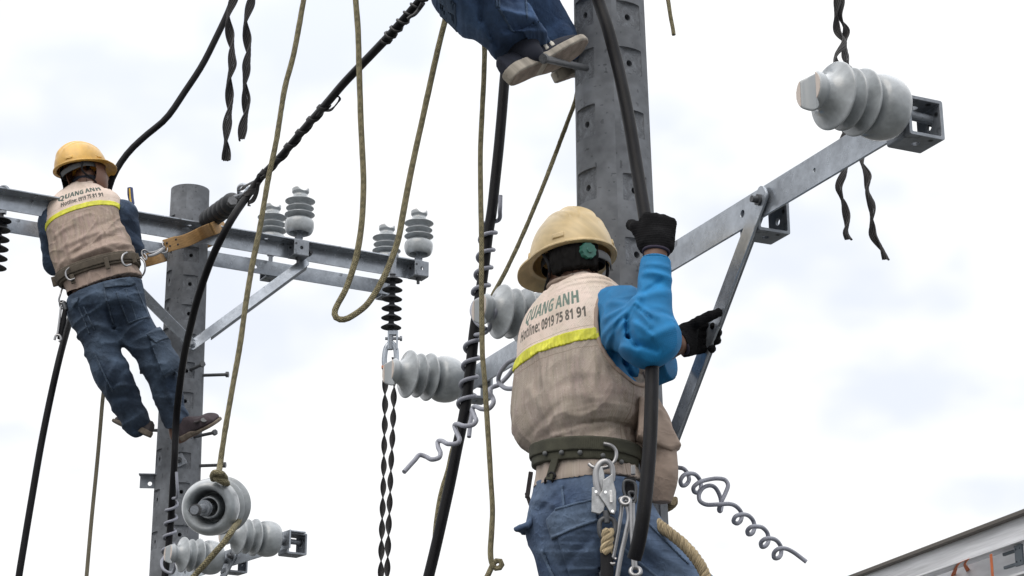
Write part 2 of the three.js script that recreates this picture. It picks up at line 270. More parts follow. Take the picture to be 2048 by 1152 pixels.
// ---------------------------------------------------------------- concrete poles
const ZR = 5.25, ZL = 9.5;
function makePole(name, label, xTop, xBot, pyTop, z, yTop, rTop, columns) {
  const a = P(xTop, pyTop, z), b = P(xBot, 1150, z), d = a.clone().sub(b).normalize();
  const base = add(a, d, -a.y / d.y), top = add(base, d, yTop / d.y), L = top.distanceTo(base), rad = (y) => rTop + 0.0088 * (yTop - y);
  const g = new THREE.CylinderGeometry(rTop, rad(0), L, 72, 24); g.translate(0, L / 2, 0);
  { const uv = g.attributes.uv, p = g.attributes.position; for (let i = 0; i < uv.count; i++) uv.setXY(i, uv.getX(i) * 0.7, p.getY(i)); }
  const boxes = [], holes = [];
  for (const [az, ys, w, h] of columns) for (const py of ys) {
    const c = P(0, py, z).y, s = (c - base.y) / d.y, r = rad(c), ang = az * Math.PI / 180, dir = V(Math.sin(ang), 0, Math.cos(ang));   // azimuth from the eye's side, to the right
    const bx = new RoundedBoxGeometry(w, h, 0.06, 2, 0.004); basis(bx, V(0, s, 0).addScaledVector(dir, r - 0.0125 + 0.03), V(dir.z, 0, -dir.x), UP); boxes.push(bx);
    const cy = new THREE.CylinderGeometry(0.0105, 0.0105, 0.14, 16); cy.applyQuaternion(new THREE.Quaternion().setFromUnitVectors(UP, dir)); cy.translate(dir.x * (r - 0.03), s - 0.004, dir.z * (r - 0.03)); holes.push(cy);
  }
  const ev = new Evaluator(); ev.useGroups = false; ev.attributes = ['position', 'normal', 'uv'];
  let A = new Brush(g, M.concrete); A.updateMatrixWorld();
  for (const list of [boxes, holes]) { const B = new Brush(merge(list), M.concrete); B.updateMatrixWorld(); A = ev.evaluate(A, B, SUBTRACTION); }
  const m = shade(new THREE.Mesh(A.geometry, M.concrete)); m.name = numbered(name); m.position.copy(base); m.quaternion.setFromUnitVectors(UP, d); scene.add(m); tag(m, label, 'utility pole', 'concrete poles');
  return { base, d, rad, at: (py) => { const y = P(0, py, z).y; return add(base, d, (y - base.y) / d.y); }, z };
}
const poleR = makePole('concrete_pole', 'thick grey concrete pole with recessed pads, worker in blue sleeves in front of it', 1217.5, 1253, 0, ZR, 9.05, 0.1045,
  [[31, [-62, 57, 148, 272, 400, 527, 655, 780, 905, 1030], 0.085, 0.086], [-53, [-70, 45, 150, 262, 388, 505, 630, 760, 880, 1010], 0.085, 0.1]]);
const poleL = makePole('concrete_pole', 'grey concrete pole with a flat top, crossed by two steel arms at left', 380.5, 347, 383, ZL, P(0, 381, ZL).y, 0.1025,
  [[22, [520, 577, 636, 693, 750, 810, 870, 930, 990, 1075], 0.082, 0.086], [-58, [455, 509, 565, 622, 680, 740, 800, 921, 1002, 1086], 0.082, 0.09]]);

// ---------------------------------------------------------------- steel hardware
function squareTube(side, wall, len, holes) { // local: tube axis z, centred; holes list of axis 'x'|'y'
  const s = new THREE.Shape(), rr = (p, a, r) => { p.moveTo(-a + r, -a); p.lineTo(a - r, -a); p.quadraticCurveTo(a, -a, a, -a + r); p.lineTo(a, a - r); p.quadraticCurveTo(a, a, a - r, a); p.lineTo(-a + r, a); p.quadraticCurveTo(-a, a, -a, a - r); p.lineTo(-a, -a + r); p.quadraticCurveTo(-a, -a, -a + r, -a); };
  rr(s, side / 2, 0.006); const h = new THREE.Path(); rr(h, side / 2 - wall, 0.004); s.holes.push(h);
  let g = new THREE.ExtrudeGeometry(s, { depth: len - 0.002, bevelEnabled: true, bevelSize: 0.001, bevelThickness: 0.001, bevelSegments: 1, curveSegments: 4 }).translate(0, 0, -len / 2 + 0.001);
  const ev = new Evaluator(); ev.useGroups = false; ev.attributes = ['position', 'normal', 'uv'];
  for (const ax of holes) { const c = new THREE.CylinderGeometry(0.0105, 0.0105, side * 1.4, 18); if (ax === 'x') c.rotateZ(Math.PI / 2); const A = new Brush(g), B = new Brush(c); A.updateMatrixWorld(); B.updateMatrixWorld(); g = ev.evaluate(A, B, SUBTRACTION).geometry; }
  return clean(g);
}
const tubeGeo = squareTube(0.096, 0.007, 0.09, ['x', 'y']), tubeSmall = squareTube(0.088, 0.006, 0.085, ['x', 'y']);

// porcelain post insulator: local y towards its head, base at y = 0
const chaikin = (p, n) => { for (; n--;) { const q = [p[0]]; for (let i = 0; i < p.length - 1; i++) { const a = p[i], b = p[i + 1]; q.push([a[0] * 0.75 + b[0] * 0.25, a[1] * 0.75 + b[1] * 0.25], [a[0] * 0.25 + b[0] * 0.75, a[1] * 0.25 + b[1] * 0.75]); } q.push(p[p.length - 1]); p = q; } return p; };
const latheProfile = chaikin([[0.012, 0.1], [0.021, 0.1], [0.0225, 0.05], [0.0235, 0.022], [0.027, 0.018], [0.0305, 0.022], [0.0315, 0.06], [0.034, 0.088], [0.041, 0.088], [0.044, 0.05], [0.046, 0.014], [0.0515, 0.002], [0.059, 0], [0.067, 0.006], [0.0735, 0.02], [0.077, 0.04], [0.0765, 0.058], [0.072, 0.072], [0.062, 0.08], [0.048, 0.083], [0.043, 0.0865], [0.046, 0.0895], [0.06, 0.094], [0.073, 0.0995], [0.0785, 0.1025], [0.079, 0.105], [0.077, 0.1075], [0.066, 0.1095], [0.053, 0.1135], [0.044, 0.119], [0.0435, 0.1235], [0.047, 0.1265], [0.058, 0.1305], [0.068, 0.1355], [0.0725, 0.1385], [0.073, 0.141], [0.071, 0.1435], [0.061, 0.146], [0.051, 0.15], [0.044, 0.156], [0.0435, 0.16], [0.047, 0.163], [0.06, 0.168], [0.073, 0.174], [0.0785, 0.177], [0.079, 0.1795], [0.077, 0.182], [0.066, 0.1855], [0.052, 0.1925], [0.0425, 0.2015], [0.0375, 0.21], [0.0365, 0.22], [0.0365, 0.226]], 2).map((p) => new THREE.Vector2(...p));
const headGeo = meshSDF((x, y, z) => {
  const r = Math.hypot(x, z), flare = 0.0362 + 0.009 * sstep(0.214, 0.232, y), body = smax(Math.max(r - flare, 0.2 - y), y - 0.25, 0.006), groove = 0.0275 - Math.hypot(x, y - 0.258);
  return smax(body, groove, 0.006);
}, V(-0.05, 0.195, -0.05), V(0.05, 0.255, 0.05), 0.0028);
const headTops = [1, -1].map((s) => meshSDF((x, y, z) => Math.max(-x * s, smax(Math.max(Math.hypot(x, z) - 0.0428, 0.2478 - y, y - 0.2508), 0.0285 - Math.hypot(x, y - 0.258), 0.001)), V(-0.05, 0.243, -0.05), V(0.05, 0.255, 0.05), 0.0024));
const insulatorGeo = merge([new THREE.LatheGeometry(latheProfile, 56), headGeo]);
// parts of one post insulator, built once at the origin and cloned
function protoInsulator() {
  const o = new THREE.Group(), m = (n, g, mat) => { const q = shade(new THREE.Mesh(g, mat)); q.name = n; o.add(q); };
  m('porcelain_body', insulatorGeo, M.porcelain); for (const g of headTops) m('unglazed_top', g, M.bisque); m('cement_ring', new THREE.CylinderGeometry(0.021, 0.021, 0.012, 24).translate(0, 0.092, 0), M.cement);
  m('pin', merge([new THREE.CylinderGeometry(0.0115, 0.0115, 0.222, 18).translate(0, -0.018, 0), new THREE.CylinderGeometry(0.019, 0.022, 0.012, 24).translate(0, -0.018, 0)]), M.galvDull);
  m('nut', hexNut(V(0, -0.03, 0), UP, 0.02, 0.016), M.galvDull); m('nut', hexNut(V(0, -0.117, 0), UP, 0.017, 0.014), M.steelDark);
  return o;
}
const protoIns = protoInsulator();
function insulator(base, up, label, groove = V(0, 0, 1), scale = 1, label2) {
  const o = protoIns.clone(); o.name = numbered('post_insulator'); const f = frame(up, groove); // local y = up, local z about the groove
  o.quaternion.setFromRotationMatrix(new THREE.Matrix4().makeBasis(f.X.clone().cross(f.Y), f.X, f.Y)); o.position.copy(base); o.scale.setScalar(scale); scene.add(o);
  return tag(o, label, 'insulator', 'white porcelain insulators on the steel arms');
}
const boltAt = (c, dir, r = 0.0135, len = 0.03) => [hexNut(c, dir, r, 0.013), rod(add(c, dir, -0.01), add(c, dir, len * 0.7), r * 0.55)];

// ---------------------------------------------------------------- right pole: one arm pointing at the viewer's right
const braceR = [];
const YR = P(1250, 571, ZR).y;
function armLine(pxA, pyA, pxB, pyB, Y) { const a = PY(pxA, pyA, Y), b = PY(pxB, pyB, Y), e = b.clone().sub(a).normalize(); return { a, b, e, L: a.distanceTo(b), side: e.clone().cross(UP).normalize(), on: (px) => { // point of the line seen at column px
  let lo = -0.5, hi = 1.5; for (let i = 0; i < 50; i++) { const t = (lo + hi) / 2, q = lerpV(a, b, t), d = Math.cos(TH) * -q.z + Math.sin(TH) * (q.y - CY); (q.x / d * F + 1024 < px) === (b.x > a.x) ? lo = t : hi = t; } return lerpV(a, b, lo); } }; }
{
  const L = armLine(945, 757, 1815, 229, YR), toward = V(0, 0, 1), n = L.side.clone().multiplyScalar(Math.sign(L.side.x));   // n: to the right and away
  const arm = thing('steel_crossarm', 'galvanised steel crossarm on the thick pole rising to the upper right', 'crossarm', lerpV(L.a, L.b, 0.5), 'steel crossarms');
  const at = (px) => L.on(px).sub(L.a).dot(L.e);
  const hx = at(1495), bx = at(1530);
  part('angle_bar', [basis(plate(L.L - 0.01, 0.08, 0.007, [[hx, 0.0, 0.011], [at(1640), 0.0, 0.0001 + 0.006]]), add(L.a, L.e, -0.02), L.e, UP), boxAt(add(L.a, L.e, L.L / 2 + 0.005, UP, 0.0365, n, 0.041), L.e, UP, L.L - 0.06, 0.007, 0.074)], M.galv, arm);
  for (const [px, o] of [[1808, 0.028], [1494, 0.053], [1120, 0.053], [932, 0.034]]) part('square_bracket', basis(tubeGeo.clone(), add(L.on(px), n, o, UP, -0.014), n, UP), M.galvDull, arm);
  part('bolt', boltAt(add(L.on(1530), n, -0.017), n.clone().negate(), 0.0165, 0.034), M.steelDark, arm);
  // brace from the arm down to the pole
  const top = add(L.on(1530), n, -0.009), low = P(1338, 900, ZR - 0.13), d = low.clone().sub(top).normalize(), len = top.distanceTo(low);
  const br = thing('steel_brace', 'flat galvanised brace from the thick pole up to the crossarm, gripped by a gloved hand', 'brace', low, 'steel braces');
  braceR.push(top.clone(), low.clone());
  const across = n.clone().cross(d).normalize(); if (across.x < 0) across.negate();
  part('bar', basis(plate(len + 0.07, 0.052, 0.007, [[0.035, 0, 0.0005]], 0.02), add(top, d, -0.035, n, -0.0045), d, across), M.galv, br);
  part('flange', boxAt(add(top, d, len / 2 + 0.03, across, -0.0235, n, 0.018), d, across, len - 0.06, 0.006, 0.036), M.galvDull, br);
  // insulators lie on their sides, heads to the left
  const up = n.clone().negate().addScaledVector(V(0, 0, 1), 0.1); up.y = 0.0; up.normalize();
  const mk = (px, label, s) => insulator(add(L.on(px), up, 0.036 , UP, 0.0), up, label, UP, s);
  mk(1815, 'large white porcelain insulator lying on its side at the upper right end of the crossarm', 1.0);
  mk(932, 'white porcelain insulator lying beside the twisted black strap, left of the black cable', 1.06);
  mk(1130, 'white porcelain insulator half hidden behind the vest of the worker at the thick pole', 1.08);
}
// ---------------------------------------------------------------- left pole: double top arm
const YL = P(380, 475, ZL - 0.11).y;
{
  const A = armLine(-60, 392, 832, 545, YL), f = V(0, 0, 1), out = A.side.clone().multiplyScalar(A.side.z > 0 ? 1 : -1);   // out: towards the eye
  const t0 = -0.25, len = A.L - t0 + 0.0;
  const front = thing('steel_crossarm', 'front crossarm at the flat top of the left pole, behind the leaning worker', 'crossarm', lerpV(A.a, A.b, 0.5), 'steel crossarms');
  const s0 = add(A.a, A.e, t0), hole = (px) => A.on(px).sub(s0).dot(A.e);
  part('angle_bar', [basis(plate(len, 0.085, 0.007, [[hole(618), 0.005, 0.0005]]), s0, A.e, UP), basis(plate(len, 0.085, 0.007, [[hole(375), -0.02, 0.012], [hole(528), -0.02, 0.012]]), add(s0, UP, 0.039, out, 0.046), A.e, out)], M.galv, front);
  const B0 = out.clone().multiplyScalar(-0.245);
  const rear = thing('steel_crossarm', 'rear crossarm at the flat top of the left pole, lower pale bar', 'crossarm', add(lerpV(A.a, A.b, 0.5), B0, 1), 'steel crossarms');
  const rb = add(s0, B0, 1, A.e, 0.0, UP, -0.03);
  part('angle_bar', [basis(plate(len - 0.06, 0.08, 0.007, [[hole(545), -0.005, 0.011]]), rb, A.e, UP), boxAt(add(rb, A.e, (len - 0.06) / 2, UP, 0.0365, out, -0.042), A.e, UP, len - 0.06, 0.007, 0.074)], M.galv, rear);
  const box = (px, parent, o, dy = 0) => { const c = add(A.on(px), out, o, UP, dy); part('square_bracket', basis(tubeSmall.clone(), c, out, UP), M.galvDull, parent); return c; };
  const specs = [[590, front, 'white porcelain insulator upright on the front crossarm, second from its right end', 1], [829, front, 'white porcelain insulator upright at the right end of the front crossarm', 1]];
  for (const [px, pa, label] of specs) { const c = box(px, pa, 0.048, -0.004); insulator(add(c, UP, 0.092), UP, label, out, 1.04); part('bolt', boltAt(add(c, UP, -0.05), UP.clone().negate(), 0.016, 0.04), M.steelDark, pa); }
  // the insulators of the rear arm stand behind
  for (const [px, label] of [[582, 'white porcelain insulator half hidden behind the upright one left of it'], [817, 'white porcelain insulator standing behind the rope loop near the right end of the rear crossarm']]) {
    const c = add(A.on(px), B0, 1, out, -0.05, UP, -0.035); part('square_bracket', basis(tubeSmall.clone(), c, out, UP), M.galvDull, rear); insulator(add(c, UP, 0.135), UP, label, out, 1.04);
  }
  for (const px of [618, 775]) part('bolt', boltAt(add(A.on(px), out, 0.012, UP, 0.002), out, 0.015, 0.03), M.steelDark, front);
  // V braces
  const low = P(386, 690, ZL - 0.155), brace = (px, py, label, w) => {
    const top = add(P(px, py, -A.on(px).z - 0.02), V(0, 0, 0), 0), d = top.clone().sub(low).normalize(), len = top.distanceTo(low), ac = V(0, 0, 1).cross(d).normalize();
    const nn = d.clone().cross(ac).normalize(); if (nn.z < 0) nn.negate();
    const b = thing('steel_brace', label, 'brace', low, 'steel braces');
    part('bar', basis(plate(len + 0.06, 0.05, 0.006, [[0.03, 0, 0.0005]], 0.018), add(low, d, -0.03, nn, px > 400 ? 0.004 : -0.006), d, ac), M.galv, b);
    part('flange', boxAt(add(low, d, len / 2 + 0.06, ac, px > 400 ? -0.022 : 0.022, nn, -0.022), d, ac, len - 0.1, 0.006, 0.034), M.galvDull, b); return b;
  };
  brace(606, 528, 'galvanised brace rising right from the left pole to the front crossarm'); const lb = brace(188, 490, 'galvanised brace rising left from the left pole, behind the leaning worker');
  const bb = part('bolt', boltAt(add(low, V(0, 0, 1), 0.014), V(0, 0, 1), 0.016, 0.04), M.galvDull, lb);
}
// left pole: lower arm like the one on the right pole
{
  const Y = PY(578, 1078, 0) && P(572, 1080, 8.35).y, far = P(348, 0, 9.45), L0 = P(572, 1080, 8.35), a = V(far.x + 0.02, Y, -9.6), e = L0.clone().sub(a).normalize(), n = e.clone().cross(UP).normalize(); if (n.x < 0) n.negate();
  const Ln = L0.distanceTo(a), arm = thing('steel_crossarm', 'lower crossarm of the left pole, at the bottom edge', 'crossarm', lerpV(a, L0, 0.5), 'steel crossarms');
  part('angle_bar', [basis(plate(Ln + 0.04, 0.08, 0.007, [[Ln * 0.3, 0, 0.01]]), a, e, UP), boxAt(add(a, e, Ln / 2 + 0.02, UP, 0.0365, n, 0.041), e, UP, Ln + 0.04, 0.007, 0.074)], M.galv, arm);
  const on = (t) => lerpV(a, L0, t), up = n.clone().negate();
  for (const t of [0.985, 0.595]) part('square_bracket', basis(tubeGeo.clone(), add(on(t), n, 0.046, UP, -0.014), n, UP), M.galvDull, arm);
  part('bolt', boltAt(add(on(0.66), n, -0.016), up, 0.016, 0.03), M.steelDark, arm);
  insulator(add(on(0.985), up, 0.036), up, 'white porcelain insulator lying at the end of the lower crossarm, behind the roped one', UP, 1.05);
  insulator(add(on(0.6), up, 0.036), up, 'white porcelain insulator lying beside the black cable at the bottom edge', UP, 1.05);
  const top = add(on(0.66), n, -0.008), low = P(362, 1320, ZL - 0.13), d = low.clone().sub(top).normalize(), ac = n.clone().cross(d).normalize(), b = thing('steel_brace', 'short galvanised brace under the lower crossarm of the left pole', 'brace', low, 'steel braces');
  part('bar', basis(plate(top.distanceTo(low) + 0.05, 0.05, 0.007, [], 0.02), add(top, d, -0.03), d, ac), M.galv, b);
}
{ // step bolts, washer plate, small bracket on the left pole
  const step = (px, py, ang, len, label, pole = poleL, r = 0.0085, rise = 0) => { const c = pole.at(py), dir = V(Math.sin(ang), rise, Math.cos(ang)), R = pole.rad(c.y), a = add(c, dir, R - 0.03), b = add(c, dir, R + len);
    const o = thing('step_bolt', label, 'step bolt', add(c, dir, R), 'step bolts in the poles'); part('shank', rod(a, b, r), M.steelDark, o); part('bolt_head', hexNut(b, dir, r * 1.9, 0.014), M.steelDark, o); return b; };
  step(0, 752, 1.45, 0.13, 'step bolt sticking out to the right of the left pole beside the raised knee'); step(0, 748, 0.62, 0.12, 'step bolt pointing at the viewer on the left pole above the shoe');
  step(0, 745, -1.45, 0.1, 'step bolt sticking out left of the left pole behind the trousers'); step(0, 862, -1.45, 0.15, 'step bolt left of the left pole carrying the worn brown shoe'); step(0, 880, 0.9, 0.15, 'step bolt under the purple shoe on the left pole'); step(0, 933, 1.42, 0.13, 'step bolt right of the left pole above the roped insulator');
  { const a = P(1172, 136, 5.14), b = P(1087, 117, 4.73), dir = b.clone().sub(a).normalize(), o = thing('step_bolt', 'step bolt crossing under the sneaker at the top of the thick pole', 'step bolt', a, 'step bolts in the poles'); part('shank', rod(a, b, 0.0105), M.steelDark, o); part('bolt_head', rod(add(b, dir, -0.006), add(b, dir, 0.006), 0.0145, 0.012, 20), M.steelDark, o); } step(0, 112, -2.0, 0.15, 'step bolt behind the thick pole carrying the far sneaker', poleR, 0.0105);
  const c = poleL.at(930), dir = V(Math.sin(0.2), 0, Math.cos(0.2)), R = poleL.rad(c.y), w = add(c, dir, R - 0.006), o = thing('washer_plate', 'square washer plate with a bolt on the left pole below the purple shoe', 'washer plate', w);
  part('plate', basis(plate(0.06, 0.06, 0.006).translate(-0.03, 0, 0), w, V(dir.z, 0.55, -dir.x), V(-0.5, 1, 0)), M.galv, o); part('bolt', boltAt(add(w, dir, 0.012), dir, 0.015, 0.05), M.steelDark, o);
  const k = poleL.at(965), kb = add(k, V(-1, 0, 0.1), 0.115), br = thing('angle_bracket', 'small slotted angle bracket on the left side of the left pole', 'bracket', kb);
  part('bracket_plate', [basis(plate(0.115, 0.062, 0.006, [[0.05, -0.008, 0.012]]), add(kb, V(-1, 0, 0), 0.075), V(1, 0, -0.1), UP), boxAt(add(kb, V(-1, 0, 0), 0.018, UP, 0.03, V(0, 0, 1), 0.03), V(1, 0, -0.1), UP, 0.115, 0.006, 0.055)], M.galvDull, br);
}
// ---------------------------------------------------------------- polymer and strain insulators on the top arm
function discString(top, dir, n, pitch, R, rr, label, name = 'polymer_insulator') {
  const o = thing(name, label, 'insulator', top, 'black polymer insulators'), q = new THREE.Quaternion().setFromUnitVectors(UP, dir.clone().negate()), put = (g) => g.applyQuaternion(q).translate(top.x, top.y, top.z);
  for (let i = 0; i < n; i++) part('disc', put(new THREE.LatheGeometry(chaikin([[rr, 0.012], [rr + 0.006, 0.006], [R * 0.6, 0.0], [R, -0.012], [R + 0.001, -0.015], [R - 0.002, -0.0165], [R * 0.6, -0.0085], [rr + 0.006, -0.01], [rr, -0.014]], 1).map((p) => new THREE.Vector2(...p)), 40).translate(0, -0.05 - i * pitch, 0)), M.polymer, o);
  part('core', put(new THREE.CylinderGeometry(rr, rr, n * pitch + 0.06, 18).translate(0, -0.05 - (n - 1) * pitch / 2, 0)), M.polymer, o);
  return { o, put, end: add(top, dir, 0.05 + (n - 0.5) * pitch + 0.03) };
}
{
  const top = P(786, 538, 9.36), S = discString(top, V(-0.012, -1, 0).normalize(), 6, 0.0515, 0.053, 0.0145, 'black six disc insulator hanging from the right end of the front crossarm');
  part('end_fitting', S.put(new THREE.CylinderGeometry(0.0135, 0.0135, 0.1, 12).translate(0, -0.39, 0)), M.galvDull, S.o); part('end_fitting', S.put(merge([new THREE.CylinderGeometry(0.017, 0.017, 0.1, 16).translate(0, -0.03 + 0.05, 0), new THREE.TorusGeometry(0.02, 0.007, 8, 20).translate(0, 0.075, 0)])), M.galvDull, S.o);
  const p = P(786, 666, 9.36), sh = thing('shackle', 'steel clevis shackle under the hanging black insulator', 'shackle', p);
  part('clevis', [boxAt(add(p, V(-1, 0, 0), 0.022, UP, -0.04), UP, V(1, 0, 0), 0.1, 0.009, 0.028), boxAt(add(p, V(1, 0, 0), 0.022, UP, -0.04), UP, V(1, 0, 0), 0.1, 0.009, 0.028), boxAt(add(p, UP, 0.0), V(1, 0, 0), UP, 0.05, 0.03, 0.03, 0.006)], M.galv, sh);
  part('pin', [rod(add(p, V(1, 0, 0), -0.04, UP, -0.03), add(p, V(1, 0, 0), 0.045, UP, -0.03), 0.008), hexNut(add(p, V(1, 0, 0), 0.042, UP, -0.03), V(1, 0, 0), 0.014, 0.012)], M.galvDull, sh);
  const th = thing('thimble', 'steel thimble hooked in the shackle above the twisted strap', 'thimble', P(781, 730, 9.36));
  part('ring', tube(spline([P(770, 742, 9.36), P(769, 715, 9.36), P(774, 693, 9.36), P(783, 686, 9.36), P(791, 697, 9.36), P(793, 722, 9.36)]), 0.014, { flat: 0.55, n: 40 }), M.galv, th);
  part('end_band', boxAt(P(769, 735, 9.355), V(1, 0, 0), UP, 0.03, 0.014, 0.03), M.copper, th);
  const S2 = discString(P(3, 418, 9.05), V(-0.015, -1, 0).normalize(), 6, 0.051, 0.056, 0.0145, 'black disc insulator cut by the left edge, under the crossarm end');
  part('end_fitting', S2.put(merge([new THREE.CylinderGeometry(0.017, 0.017, 0.12, 16).translate(0, 0.05, 0), new THREE.BoxGeometry(0.035, 0.09, 0.03).translate(0.006, 0.02, 0.0), new THREE.TorusGeometry(0.024, 0.009, 8, 20).translate(0, 0.1, 0)])), M.galvDull, S2.o); part('end_fitting', S2.put(merge([new THREE.CylinderGeometry(0.013, 0.013, 0.2, 12).translate(0, -0.42, 0), new THREE.TorusGeometry(0.016, 0.008, 8, 18).translate(0, -0.52, 0)])), M.galvDull, S2.o);
  // strain insulator pulling towards the upper right
  const a = P(413, 442, 9.3), b = P(478, 396, 8.75), d = b.clone().sub(a).normalize(), prof = [[0.012, -0.03]]; for (let i = 0; i < 6; i++) { const y = i * 0.031 + 0.0; prof.push([0.042 + (i === 0 ? -0.012 : 0), y], [0.052, y + 0.012], [0.053, y + 0.024], [0.046, y + 0.03]); } prof.push([0.04, 0.19], [0.018, 0.2], [0, 0.2]);
  const st = thing('strain_insulator', 'black ribbed strain insulator stretched from the left pole top to the black cable', 'insulator', a, 'black polymer insulators'), q = new THREE.Quaternion().setFromUnitVectors(UP, d), put = (g, s = 1) => g.scale(1, a.distanceTo(b) * 0.9 / 0.2, 1).applyQuaternion(q).translate(a.x, a.y, a.z);
  part('ribbed_body', put(new THREE.LatheGeometry(chaikin(prof, 1).map((p) => new THREE.Vector2(...p)), 36)), M.polymer, st);
  part('end_fitting', rod(add(a, d, -0.06), add(a, d, 0.01), 0.012), M.steelDark, st); part('end_fitting', [rod(add(b, d, -0.09), add(b, d, 0.04), 0.028, 0.022), hexNut(P(464, 404, 8.7), V(0.3, 0.2, 1), 0.026, 0.03), rod(add(b, d, 0.0), add(b, d, 0.1), 0.012)], M.steelDark, st);
  const hk = thing('shackle', 'steel shackle between the strain insulator and the wire grip', 'shackle', P(485, 380, 8.5)); part('bow', tube(spline([P(478, 392, 8.6), P(478, 374, 8.45), P(486, 369, 8.35), P(494, 374, 8.3), P(492, 384, 8.3)]), 0.009, { n: 30 }), M.galv, hk); part('pin', rod(P(472, 393, 8.62), P(497, 384, 8.3), 0.008), M.galvDull, hk);
}
// ================================================================ cables, ropes, ties, grips
const path = (z, list) => list.map((p) => P(p[0], p[1], p[2] === undefined ? z : p[2]));
// what leaves the picture goes on beyond it: ends outside the frame run straight on for a while
const onward = (pts, list) => { const n = pts.length, a = list[0][1], b = list[n - 1][1]; if (a < -4) pts.unshift(add(pts[0], pts[0].clone().sub(pts[1]).normalize().add(V(0, 0.4, 0)), 1.2)); if (b > 1154) { const m = pts.length; pts.push(add(pts[m - 1], pts[m - 1].clone().sub(pts[m - 2]).normalize().add(V(0, -0.5, 0)), 1.2)); } return pts; };
const bumpy = (r, seed, amt = 0.06) => (t, a) => r * (1 + amt * noise3(t * 140, seed, Math.cos(a) * 1.5) + amt * noise3(t * 30, seed + 9, Math.sin(a)));
function cable(pts, label, r = 0.0172) { return solo('power_cable', tube(pts, r, { n: 140, m: 18 }), M.cable, label, 'cable', 'black power cables'); }
const listB = [[868, -36, 6.4], [838, 4, 6.5], [790, 59, 6.6], [740, 112, 6.8], [690, 164, 7], [655, 205, 7.2], [610, 256, 7.5], [560, 315, 7.8], [520, 357, 8], [492, 396, 8], [466, 434, 7.95], [448, 466, 7.95], [430, 502, 8], [411, 550, 8.1], [394, 602, 8.2], [382, 650, 8.35], [369, 709, 8.6], [359, 777, 8.85], [352, 845, 8.98], [349, 920, 9], [345, 987, 9.05], [342, 1037, 9.1], [336, 1101, 9.12], [328, 1165, 9.12]], lenB = spline(path(7, listB)).getLength(), cabB = spline(onward(path(7, listB), listB)), extB = path(7, listB)[0].distanceTo(cabB.points[0]), rt = (t) => (t * lenB + extB) / cabB.getLength();
const cabC = spline(path(5.75, [[1024, 40], [1016, 90], [1010, 150], [1003, 235], [997, 300], [990, 365], [984, 420], [976, 470], [966, 550], [957, 610], [949, 660], [941, 735], [930, 819], [914, 897], [901, 962], [885, 1035], [869, 1105], [853, 1170]]));
const listA = [[474, -26], [458, 20], [432, 76], [404, 131], [370, 183], [332, 237], [292, 271], [262, 299], [241, 326], [226, 353], [214, 390, 9.2], [196, 450, 9.35], [172, 530, 9.4], [152, 600, 9.35], [134, 660, 9.2], [118, 720], [100, 800], [82, 890], [63, 1000], [48, 1090], [36, 1165]];
cable(onward(path(9.1, listA), listA), 'long black cable held by the leaning worker, running on down the left side');
cable(cabB, 'black cable from the top edge passing the strain insulator and down the left pole');
cable(cabC, 'black cable wound with grey plastic ties, left of the worker at the thick pole');
const listD = [[1186, -30, 4.78], [1199, 8, 4.78], [1215, 55, 4.76], [1232, 118, 4.75], [1247, 185, 4.73], [1260, 252, 4.71], [1272, 325, 4.69], [1283, 392, 4.66], [1291, 440, 4.64], [1297, 485, 4.62], [1302, 560, 4.62], [1304, 640, 4.6], [1304, 725, 4.56], [1303, 800, 4.53], [1300, 880, 4.5], [1294, 960, 4.48], [1286, 1035, 4.47], [1275, 1095, 4.48], [1268, 1118, 4.49]], cabD = onward(path(4.6, listD), listD);
cable(cabD, 'thick black cable running down the front of the thick pole into the gloved fist', 0.0175);

function rope(z, list, r, label, m = M.rope, o = {}) { const pts = onward(path(z, list), list); return solo('rope', tube(spline(pts), bumpy(r, pts.length + r * 1000), { n: 320, m: 12, ...o }), m, label, 'rope', 'hanging ropes'); }
// rope holding the insulator
{
  const k = P(437, 952, 4.68);
  const g = [tube(spline(path(4.75, [[611, -20], [602, 30], [587, 110], [570, 175], [552, 285], [538, 350], [518.5, 462], [504, 532], [492, 605], [480, 690], [465, 775], [450, 862], [440, 930], [437, 950, 4.68]])), bumpy(0.0075, 1), { n: 260, m: 12 }),
    tube(spline(path(4.7, [[425, 953, 4.66], [430, 945, 4.62], [440, 946, 4.62], [450, 955, 4.66], [447, 962, 4.7], [436, 957, 4.72], [427, 958, 4.7], [428, 951, 4.66], [440, 950, 4.63], [451, 962, 4.7], [457, 975, 4.8], [480, 1010, 4.92], [478, 1040, 4.85], [469, 1054, 4.72], [461, 1066, 4.66], [449, 1084, 4.66], [432, 1103, 4.66], [410, 1128, 4.68], [385, 1156, 4.7], [372, 1172, 4.7]])), bumpy(0.0078, 2), { n: 200, m: 12 }),
    tube(spline(path(4.66, [[428, 948], [434, 956, 4.64], [444, 962, 4.64], [452, 966, 4.66]])), 0.009, { n: 24, m: 10 })];
  solo('rope', g, M.rope, 'olive rope knotted round the hanging insulator in front of the left pole', 'rope', 'hanging ropes');
  const f = P(0, 0, 1), head = P(450, 1009, 4.92), base = P(411, 1016, 4.72), up = head.clone().sub(base).normalize();
  const o = insulator(add(base, up, 0.012), up, 'white porcelain insulator hanging in a knotted rope, its open end and bolt facing the viewer', V(0.4, 1, 0), 0.96);
}
rope(4.9, [[710, -20], [716, 60], [718, 130], [720, 190], [722, 250], [725, 310], [727, 360], [726, 410], [723, 450], [716, 497], [706, 538], [689, 584], [673, 613], [669, 627], [674, 637], [688, 639], [704, 632], [733, 610], [759, 571], [778, 531], [796, 480], [806, 428], [818, 363], [830, 305], [845, 238], [862, 160], [879, 85], [893, 30], [900, 0]], 0.0086, 'olive rope hanging in a deep loop with its bend right of the front crossarm');
